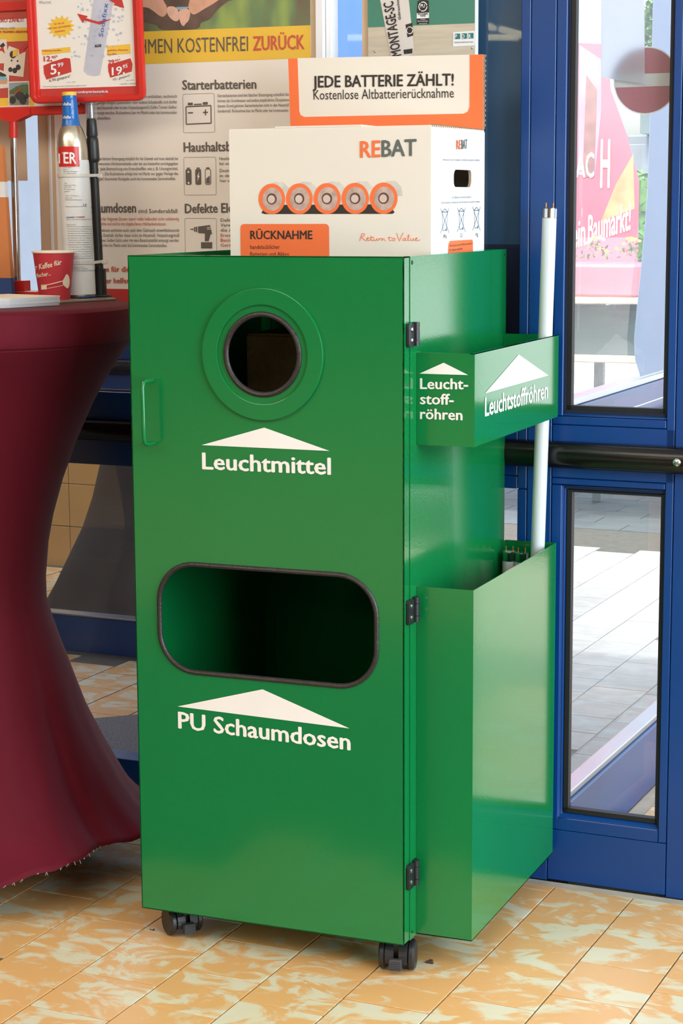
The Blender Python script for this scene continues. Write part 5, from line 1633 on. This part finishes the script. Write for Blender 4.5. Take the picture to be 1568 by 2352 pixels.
fp([(-0.7628, 1.5992), (-0.7563, 1.5883), (-0.7468, 1.5871), (-0.7276, 1.5960), (-0.7037, 1.6071), (-0.68, 1.625), (-0.68, 1.67), (-0.74, 1.67), (-0.7597, 1.6138)], M_SKIN, 'right_hand_print', 0.0010, sheet)
fp([(-0.8092, 1.5898), (-0.8007, 1.5795), (-0.7902, 1.5750), (-0.7834, 1.5804), (-0.7869, 1.5970), (-0.7964, 1.6032), (-0.8089, 1.6021)], M_SKIN2, 'finger_print', 0.0013, sheet)
fp([(-0.7843, 1.5838), (-0.7797, 1.5696), (-0.7740, 1.5655), (-0.7690, 1.5700), (-0.7623, 1.5763), (-0.7592, 1.5909), (-0.7676, 1.5978), (-0.7831, 1.5944)], M_SKIN2, 'finger_print', 0.0014, sheet)
fp([(-0.7869, 1.5960), (-0.7676, 1.5970), (-0.7600, 1.6010), (-0.7900, 1.6020)], mat('pale_blue_print', (140, 176, 196), 0.5), 'water_print', 0.0011, sheet)
# pictogram boxes
mo = MB()
def outline(pts, w, c, closed=True):
    n = len(pts)
    for i in range(n if closed else n - 1):
        a, b = pts[i], pts[(i + 1) % n]
        dx, dy = b[0] - a[0], b[1] - a[1]
        L = hypot(dx, dy) or 1
        nx, ny = -dy / L * w / 2, dx / L * w / 2
        mo.add([PF(a[0] + nx, a[1] + ny, c), PF(a[0] - nx, a[1] - ny, c), PF(b[0] - nx, b[1] - ny, c), PF(b[0] + nx, b[1] + ny, c)], [(0, 1, 2, 3)])
for (x0, x1, y0, y1) in ((-0.779, -0.7098, 1.3622, 1.4360), (-0.7793, -0.7086, 1.2421, 1.3147), (-0.7796, -0.7092, 1.1221, 1.1969)):
    mo = MB()
    outline(rrect(x0, x1, y0, y1, 0.003, 3), 0.0006, 0.0006)
    mo.build('pictogram_border', M_TXT, sheet)
mo = MB()
outline([(-0.7723, 1.3785), (-0.7172, 1.3795), (-0.7172, 1.4130), (-0.7723, 1.4120)], 0.0022, 0.0008)
mo.poly(PF, [(-0.7680, 1.4145), (-0.7570, 1.4145), (-0.7570, 1.4195), (-0.7680, 1.4195)], 0.0008)
mo.poly(PF, [(-0.7545, 1.4145), (-0.7375, 1.4147), (-0.7375, 1.4172), (-0.7545, 1.4170)], 0.0008)
mo.poly(PF, [(-0.7350, 1.4148), (-0.7240, 1.4150), (-0.7240, 1.4200), (-0.7350, 1.4198)], 0.0008)
mo.poly(PF, [(-0.7680, 1.3990), (-0.7570, 1.3990), (-0.7570, 1.4015), (-0.7680, 1.4015)], 0.0008)
mo.poly(PF, [(-0.7350, 1.3990), (-0.7240, 1.3990), (-0.7240, 1.4015), (-0.7350, 1.4015)], 0.0008)
mo.poly(PF, [(-0.7308, 1.3948), (-0.7282, 1.3948), (-0.7282, 1.4058), (-0.7308, 1.4058)], 0.0008)
mo.build('battery_pictogram', M_TXT, sheet)
for i, x in enumerate((-0.7692, -0.7477, -0.7262)):
    mo = MB()
    if i < 2:
        mo.poly(PF, rrect(x - 0.0065, x + 0.0065, 1.2618, 1.2922, 0.003, 3), 0.0008)
    else:
        outline(rrect(x - 0.0060, x + 0.0060, 1.2622, 1.2918, 0.003, 3), 0.0013, 0.0008)
        mo.poly(PF, [(x - 0.004, 1.2640), (x + 0.004, 1.2640), (x + 0.004, 1.2790), (x, 1.2765), (x - 0.004, 1.2735)], 0.0009)
    mo.poly(PF, [(x - 0.0035, 1.2928), (x + 0.0035, 1.2928), (x + 0.0035, 1.2950), (x - 0.0035, 1.2950)], 0.0008)
    mo.build('cell_pictogram', M_TXT, sheet)
mo = MB()
mo.poly(PF, [(-0.7620, 1.1800), (-0.7235, 1.1840), (-0.7190, 1.1660), (-0.7500, 1.1685), (-0.7620, 1.1710)][1:4] + [(-0.7500, 1.1810)], 0.0008)
mo.poly(PF, [(-0.7590, 1.1712), (-0.7560, 1.1712), (-0.7560, 1.1800), (-0.7590, 1.1800)], 0.0008).poly(PF, [(-0.7548, 1.1705), (-0.7518, 1.1705), (-0.7518, 1.1806), (-0.7548, 1.1806)], 0.0008).poly(PF, [(-0.7680, 1.1752), (-0.7605, 1.1740), (-0.7605, 1.1772), (-0.7680, 1.1760)], 0.0008)
mo.poly(PF, [(-0.7350, 1.1672), (-0.7225, 1.1665), (-0.7270, 1.1525), (-0.7355, 1.1525)], 0.0008)
mo.poly(PF, [(-0.7440, 1.1505), (-0.7190, 1.1505), (-0.7195, 1.1385), (-0.7440, 1.1385)], 0.0008)
mo.build('drill_pictogram', M_TXT, sheet)
mo = MB()
mo.poly(PF, [(-0.7450, 1.2870), (-0.7505, 1.2770), (-0.7478, 1.2770), (-0.7500, 1.2680), (-0.7440, 1.2790), (-0.7468, 1.2790)], 0.0011)
mo.poly(PF, circ(-0.7692, 1.2868, 0.0021, 14), 0.0011).poly(PF, circ(-0.7692, 1.2655, 0.0021, 14), 0.0011)
mo.poly(PF, [(-0.7300, 1.1795), (-0.7225, 1.1800), (-0.7222, 1.1788), (-0.7300, 1.1783)], 0.0011).poly(PF, [(-0.7300, 1.1765), (-0.7220, 1.1768), (-0.7218, 1.1756), (-0.7300, 1.1753)], 0.0011)
mo.build('pictogram_cutout', M_POSTER, sheet)

tag(MB().slab(PWF(-0.004), [(-1.30, 1.2738), (-1.1502, 1.2738), (-1.1520, 1.50), (-1.30, 1.50)], 0.0, 0.0008).build('beige_sheet', M_BEIGE), 'beige sheet on the glass behind the chrome stand at the left', 'paper')

# board with the foam can picture
cb = thing('display_board', 'pale board with a dark green top and a big picture of a foam can', 'board', RM(-0.28, -0.008, 1.3))
MB().box(-0.4023, -0.3872, -0.004, -0.001, 0.96, 2.0, RM).build('edge_strip', M_BEIGE, cb)
bsh = MB().box(-0.3872, -0.1737, -0.0115, -0.001, 1.05, 2.0, RM, b=0.0008).build('board_sheet', M_WOODP, cb)
CBF = PWF(-0.0115)
MB().poly(CBF, [(-0.3872, 1.5472), (-0.1750, 1.5462), (-0.1750, 1.90), (-0.3872, 1.90)], 0.0004).build('green_area', M_TEAL, bsh)
MB().box(-0.1750, -0.1725, -0.0120, -0.0005, 1.05, 2.0, RM).build('white_edge', M_PAPER, cb)
m = MB()
m.poly(CBF, [(-0.3617, 1.5957), (-0.3408, 1.4942), (-0.3350, 1.4920), (-0.3040, 1.4925), (-0.2975, 1.4955), (-0.2942, 1.5067), (-0.3045, 1.5931), (-0.31, 1.75), (-0.39, 1.75)], 0.0008)
m.build('can_print', mat('can_white_print', (214, 206, 200), 0.5, var=0.05, scale=12), bsh)
MX = M_INK
MB().poly(CBF, [(-0.3110, 1.5490), (-0.2975, 1.5520), (-0.2955, 1.5290), (-0.3070, 1.5260)], 0.0011).build('black_mark_print', MX, bsh)
MB().poly(CBF, [(-0.3150, 1.5040), (-0.2970, 1.5055), (-0.2975, 1.4970), (-0.3140, 1.4960)], 0.0011).build('black_mark_print', MX, bsh)
MB().poly(CBF, [(-0.2870, 1.5900), (-0.2650, 1.5900), (-0.2645, 1.5690), (-0.2886, 1.5690)], 0.0011).build('black_mark_print', MX, bsh)
MB().poly(CBF, [(-0.2886, 1.5590), (-0.2644, 1.5590), (-0.2644, 1.5484), (-0.2886, 1.5487)], 0.0011).build('black_mark_print', MX, bsh)
MB().poly(CBF, [(-0.2840, 1.5905), (-0.2680, 1.5905), (-0.2680, 1.605), (-0.2840, 1.605)], 0.0011).build('black_mark_print', MX, bsh)
m = MB().poly(CBF, [(-0.2886, 1.5689), (-0.2645, 1.5689), (-0.2644, 1.5591), (-0.2886, 1.5591)], 0.0010)
for t in range(26):
    pass
m.build('mark_field', M_PAPER, bsh)
mo = MB()
def ring(F, cx, cy, r, w, c, n=28, gap=()):
    for k in range(n):
        if k in gap:
            continue
        a0, a1 = 2 * pi * k / n, 2 * pi * (k + 1) / n
        mo.add([F(cx + r * cos(a0), cy + r * sin(a0), c), F(cx + r * cos(a1), cy + r * sin(a1), c), F(cx + (r - w) * cos(a1), cy + (r - w) * sin(a1), c), F(cx + (r - w) * cos(a0), cy + (r - w) * sin(a0), c)], [(0, 1, 2, 3)])
ring(CBF, -0.2763, 1.5800, 0.0088, 0.0016, 0.0014, gap=(0, 9, 18))
mo.build('arrow_ring_print', M_PAPER, bsh)
mo = MB()
ring(CBF, -0.3025, 1.5385, 0.0068, 0.0014, 0.0014, gap=(0, 9, 18))
mo.build('arrow_ring_print', M_PAPER, bsh)
lg = MB().poly(CBF, [(-0.2174, 1.5318), (-0.1752, 1.5325), (-0.1752, 1.5068), (-0.2174, 1.5062)], 0.0006).build('logo_field', M_PAPER, bsh)
m = MB()
MTL = mat('teal_logo_print', (40, 120, 116), 0.5)
for a in (-0.2139, -0.2005, -0.1878):
    MB().poly(CBF, [(a, 1.5191), (a + 0.0106, 1.5191), (a + 0.0106, 1.5290), (a, 1.5290)], 0.0009).build('logo_square_print', MTL, bsh)
for x, z in ((-0.3725, 1.5032), (-0.1800, 1.5024)):
    screw(cb, RM(x, -0.0116, z), NV, 0.0022)

# ================================================================== LETTERING
FRAMES = {
    'poster': (lambda a, b, c=0.0: RM(a, -0.0155 - c, b), sheet, 0.0012),
    'binf': (FB, door, 0.0006), 'pf': (FPF, up, 0.0006), 'ps': (FPS, up, 0.0006),
    'boxf': (FX, bbx, 0.0010), 'boxs': (FBSP, bbx, 0.0010), 'hdr': (FH, hd, 0.0009),
    'can': (CBF, bsh, 0.0018), 'sign': (SF, sh, 0.0014), 'bsign': (BF, ps, 0.0012),
    'cyl': (CF_, bt, 0.0009), 'cup': (CUPF, cup, 0.0006),
}
GM = {'heading': M_TXT, 'paragraph': M_TXT, 'red': M_REDINK, 'lettering': M_WHITE, 'orange': M_ORANGE, 'grey': M_GREYINK, 'black': M_INK, 'dark': M_INK, 'white': M_PAPER, 'blue': M_BLUEINK, 'cream': M_CREAMP}
groups = {}
for (f, g, s, b, x0, y0, x1, y1, cap) in TEXTS:
    if f == 'out':
        continue
    tiny = g == 'paragraph' or (f == 'poster' and g == 'red' and not b) or (f == 'cyl' and g == 'grey') or (f == 'can' and cap < 0.006) or (f == 'sign' and cap < 0.004) or (f == 'boxs' and cap < 0.005)
    key = (f, g, 'small') if tiny else (f, g, s, x0)
    groups.setdefault(key, []).append((s, b, x0, y0, x1, y1, cap))
for key, L in groups.items():
    f, g = key[0], key[1]
    F, par, c = FRAMES[f]
    m = MB()
    for (s, b, x0, y0, x1, y1, cap) in L:
        put_text(m, F, s, b, x0, y0, x1, y1, cap, c)
    mm = M_REDSOFT if (f == 'poster' and g == 'red') else GM[g]
    o = m.build('small_print' if key[2] == 'small' else 'lettering', mm, par)
    if key[2] == 'small':
        o['kind'] = 'stuff'

# ================================================================== BEHIND THE DOOR GLASS
# white sheets taped on the back of the door pane and the side glazing
GF = PWF(0.034)
tag(MB().slab(GF, [(0.0500, 1.4450), (0.0800, 1.4400), (0.1306, 1.4316), (0.1290, 1.50), (0.1230, 1.70), (0.0461, 1.70)], -0.0006, 0.0).build('paper_sheet', M_PAPT), 'white paper sheet taped to the back of the door glass at the top', 'paper')
dsk = thing('round_sign', 'round dull red sticker with a pale bar on the door glass', 'sign', RM(0.128, 0.045, 1.438))
GF2 = PWF(0.044)
MB().slab(GF2, circ(0.1300, 1.4380, 0.0590, 48), -0.0006, 0.0).build('red_disc', mat('dull_red_film', (168, 104, 116), 0.5, var=0.04), dsk)
MB().poly(GF2, [(0.0725, 1.4271), (0.1870, 1.4275), (0.1870, 1.4500), (0.0725, 1.4500)], 0.0006).build('pale_bar', mat('pale_grey_film', (196, 196, 198), 0.5), dsk)
mo = MB()
ring(GF2, 0.1300, 1.4380, 0.0595, 0.0022, 0.0006, 48)
mo.build('white_rim', M_PAPER, dsk)
SWF = lambda a, b, c=0.0: RM(-0.018 + c, a, b)
tag(MB().slab(SWF, [(0.570, 0.861), (0.5274, 0.900), (0.5181, 0.9428), (0.5364, 1.0137), (0.5635, 1.1024), (0.5977, 1.2364), (0.6050, 1.3701), (0.6113, 1.503), (0.620, 1.90), (1.1, 1.90), (1.1, 0.861)], 0.0, 0.0008).build('paper_banner', M_PAPT), 'long white paper banner hanging on the side glazing behind the blue door', 'banner')

# ================================================================== OUTSIDE
rk = thing('sales_rack', 'low outdoor sales rack with dark crates under a beige board, seen through the door glass', 'rack', (-0.35, 4.95, ZF))
MB().box(-1.6, 0.9, 4.55, 5.35, 0.835, 0.858, b=0.003).build('top_board', M_BEIGE, rk)
MB().box(-1.6, 0.9, 4.56, 5.34, 0.605, 0.63, b=0.003).build('lower_board', M_BEIGE, rk)
for x in (-1.5, -0.575, 0.2, 0.85):
    for y in (4.6, 5.3):
        MB().box(x - 0.02, x + 0.02, y - 0.02, y + 0.02, ZF, 0.835, b=0.002).build('post', M_GREYB, rk)
M_NAVYC = mat('navy_crate', (40, 52, 84), 0.6, var=0.1)
for x, mt, lb in ((-1.17, M_NAVYC, 'navy blue plastic crate at the left end of the outdoor rack'), (-0.84, M_DARKG, 'dark green plastic crate left of the rack post outside'), (-0.51, M_DARKG, 'dark green plastic crate right of the rack post outside'), (-0.18, M_PURP, 'dark purple plastic crate at the right end of the outdoor rack')):
    c = thing('plastic_crate', lb, 'crate', (x + 0.15, 4.93, 0.69), 'dark crates on the outdoor rack')
    z0 = 0.631
    MB().box(x, x + 0.31, 4.63, 4.645, z0, 0.80).box(x, x + 0.31, 5.20, 5.215, z0, 0.80).box(x, x + 0.015, 4.645, 5.20, z0, 0.80).box(x + 0.295, x + 0.31, 4.645, 5.20, z0, 0.80).box(x + .015, x + 0.295, 4.645, 5.20, z0, z0 + 0.01).build('crate_body', mt, c)
    MB().box(x - 0.004, x + 0.314, 4.625, 4.63, 0.785, 0.805).box(x + 0.03, x + 0.28, 4.627, 4.63, 0.70, 0.715).build('crate_rim', mt, c)
# red cloth over planters, flowers
tag(MB().box(-1.55, -0.255, 4.62, 4.98, 0.859, 0.985, b=0.01).build('red_planter', M_PINK), 'long red planter on the outdoor rack below the flowers', 'planter')
random.seed(11)
FLW = [('white flowering plant at the left end of the visible planter row', M_PETALW, M_PETALW), ('orange flowering plant right of the white one in the red planter', M_PETALO, M_PETALO), ('yellow and white flowering plant in the middle of the red planter', M_YEL, M_PETALW), ('orange and yellow flowering plant at the right end of the red planter', M_PETALO, M_YEL)]
for i in range(4):
    x = -0.74 + i * 0.138
    fw = thing('flower_plant', FLW[i][0], 'flowers', (x, 4.8, 0.985), 'flowers in the red planter')
    m = MB(); p1 = MB(); p2 = MB()
    for k in range(60):
        a, t = random.uniform(0, 2 * pi), random.uniform(0, pi / 2)
        r = random.uniform(0.03, 0.07)
        c = Vector((x + r * cos(a) * sin(t), 4.8 + r * sin(a) * sin(t), 1.006 + r * cos(t) * 1.1))
        d = Vector((random.uniform(-1, 1), random.uniform(-1, 1), random.uniform(-.3, 1))).normalized() * 0.014
        s = d.cross(Vector((0.3, 0.2, 1))).normalized() * 0.006
        m.add([c - d, c + s, c + d, c - s], [(0, 1, 2, 3)])
    for k in range(9):
        a, t = random.uniform(0, 2 * pi), random.uniform(0, pi / 2.2)
        c = Vector((x + 0.07 * cos(a) * sin(t), 4.8 + 0.07 * sin(a) * sin(t), 1.008 + 0.075 * cos(t)))
        (p1 if k % 2 else p2).lathe([(0.002, -0.002), (0.010, 0.002), (0.006, 0.006), (0.001, 0.006)], c, 8, (0.1, -0.5, 1))
    m.build('foliage', M_LEAF, fw)
    p1.build('blossom', FLW[i][1], fw)
    p2.build('blossom', FLW[i][2], fw)
bn = thing('market_banner', 'red advertising banner with white words behind the flowers', 'banner', (-0.8, 5.0, 0.9))
OF = frame((0, 5.0, 0), (1, 0, 0), (0, 0, 1))
bs = MB().slab(OF, [(-1.7, 0.90), (-0.345, 0.96), (-0.345, 1.31), (-0.40, 1.50), (-0.47, 1.68), (-0.49, 1.86), (-1.7, 1.95)], -0.01, 0.0).build('banner_cloth', M_PINK, bn)
MB().poly(OF, [(-0.60, 1.34), (-0.5300, 1.33), (-0.505, 1.60), (-0.51, 1.80), (-0.60, 1.86)], 0.001).build('lilac_area', M_LILAC, bs)
MB().poly(OF, [(-0.5800, 1.33), (-0.5300, 1.33), (-0.5250, 1.68), (-0.5700, 1.74)], 0.002).build('brown_area', mat('brown_banner_print', (150, 112, 110), 0.6, var=0.2, scale=20), bs)
MB().poly(OF, [(-0.50, 1.15), (-0.36, 1.20), (-0.37, 1.42), (-0.44, 1.30)], 0.001).build('ochre_area', mat('ochre_banner_print', (214, 160, 120), 0.6, var=0.25, scale=12), bs)
m = MB()
for (f, g, s, b, x0, y0, x1, y1, cap) in TEXTS:
    if f == 'out':
        put_text(m, OF, s, b, x0, y0, x1, y1, cap, 0.003)
m.build('white_lettering', M_PAPER, bs)
for x in (-1.55, -0.37):
    MB().tube([(x, 5.03, 0.86), (x, 5.03, 1.3)], 0.012, 8).build('banner_post', M_ALU, bn)

hd_ = thing('hedge', 'green hedge across the yard, seen through the door glass', 'hedge', (-2.0, 14.5, ZF))
m = MB()
for i in range(2600):
    c = Vector((random.uniform(-2.66, -1.2), random.uniform(14.0, 14.7), random.uniform(ZF, 1.52)))
    d = Vector((random.uniform(-1, 1), random.uniform(-1, 1), random.uniform(-1, 1))).normalized() * 0.06
    s = d.cross(Vector((0.3, 0.2, 1))).normalized() * 0.035
    m.add([c - d, c + s, c + d, c - s], [(0, 1, 2, 3)])
f_ = m.build('foliage', M_LEAF, hd_)
f_['kind'] = 'stuff'
MB().box(-2.64, -1.2, 14.15, 14.6, ZF, 1.42).build('hedge_core', M_LEAF, hd_)
gh = thing('garage', 'grey clad building with a dark pitched roof across the yard', 'building', (-3.2, 19, ZF))
MB().box(-3.63, -0.5, 18.0, 23.0, ZF, 1.95, b=0.02).build('wall', M_GREYB, gh)
MB().slab(frame((0, 17.7, 0), (1, 0, 0), (0, 0, 1)), [(-3.42, 1.95), (-0.2, 1.95), (-0.2, 2.0), (-3.42, 2.30)], -5.6, 0.0).build('roof', M_ROOF, gh)
for i in range(4):
    MB().box(-3.60 + i * 0.75, -2.90 + i * 0.75, 17.94, 18.0, 0.1, 1.85, b=0.01).build('cladding_panel', M_GREYB, gh)
lb_ = thing('long_shed', 'pale blue grey shed far behind the left glazing', 'building', (-9, 14, ZF))
MB().box(-15, -5.2, 13.0, 17.0, ZF, 3.6, b=0.02).build('wall', mat('pale_blue_cladding', (98, 108, 120), 0.7, var=0.05), lb_)
MB().box(-15.1, -5.1, 12.9, 17.1, 3.6, 3.75).build('roof', M_ROOF, lb_)
tr = thing('tree', 'pale green tree behind the grey building', 'tree', (-5.1, 25.5, ZF))
MB().tube([(-5.1, 25.5, ZF), (-5.05, 25.5, 2.9)], [0.14, 0.07], 10).build('trunk', mat('bark', (110, 92, 72), 0.9, var=0.2), tr)
m = MB()
for i in range(2200):
    a, t, r = random.uniform(0, 2 * pi), math.acos(random.uniform(-1, 1)), random.uniform(0.3, 1) ** 0.4
    c = Vector((-5.1 + 0.28 * r * cos(a) * sin(t), 25.5 + 0.28 * r * sin(a) * sin(t), 3.35 + 0.85 * r * cos(t)))
    d = Vector((random.uniform(-1, 1), random.uniform(-1, 1), random.uniform(-1, 1))).normalized() * 0.06
    s = d.cross(Vector((0.3, 0.2, 1))).normalized() * 0.04
    m.add([c - d, c + s, c + d, c - s], [(0, 1, 2, 3)])
f_ = m.build('foliage', M_LEAF, tr)
f_['kind'] = 'stuff'

# ================================================================== CRUMBS ON THE FLOOR
def crumb(lbl, x, y, s, mt, n=7):
    m = MB()
    for i in range(n):
        a = random.uniform(0, 2 * pi)
        r = random.uniform(0, s)
        c = Vector((x + r * cos(a) * 1.5, y + r * sin(a), ZF + 0.0025))
        k = random.uniform(0.2, 0.45) * s
        m.box(c.x - k, c.x + k, c.y - k * 0.7, c.y + k * 0.7, ZF + 0.0002, ZF + 0.0002 + k * 0.9, b=k * 0.25)
    return tag(m.build('dry_leaf_bits', mt), lbl, 'debris')
MC = mat('dry_brown_crumbs', (84, 56, 36), 0.9, var=0.4, scale=300)
crumb('brown crumbled leaf bits beside the front right caster', 0.506, 0.088, 0.008, MC)
crumb('dark dirt specks left of the front left caster', -0.006, 0.048, 0.0045, MC, 5)
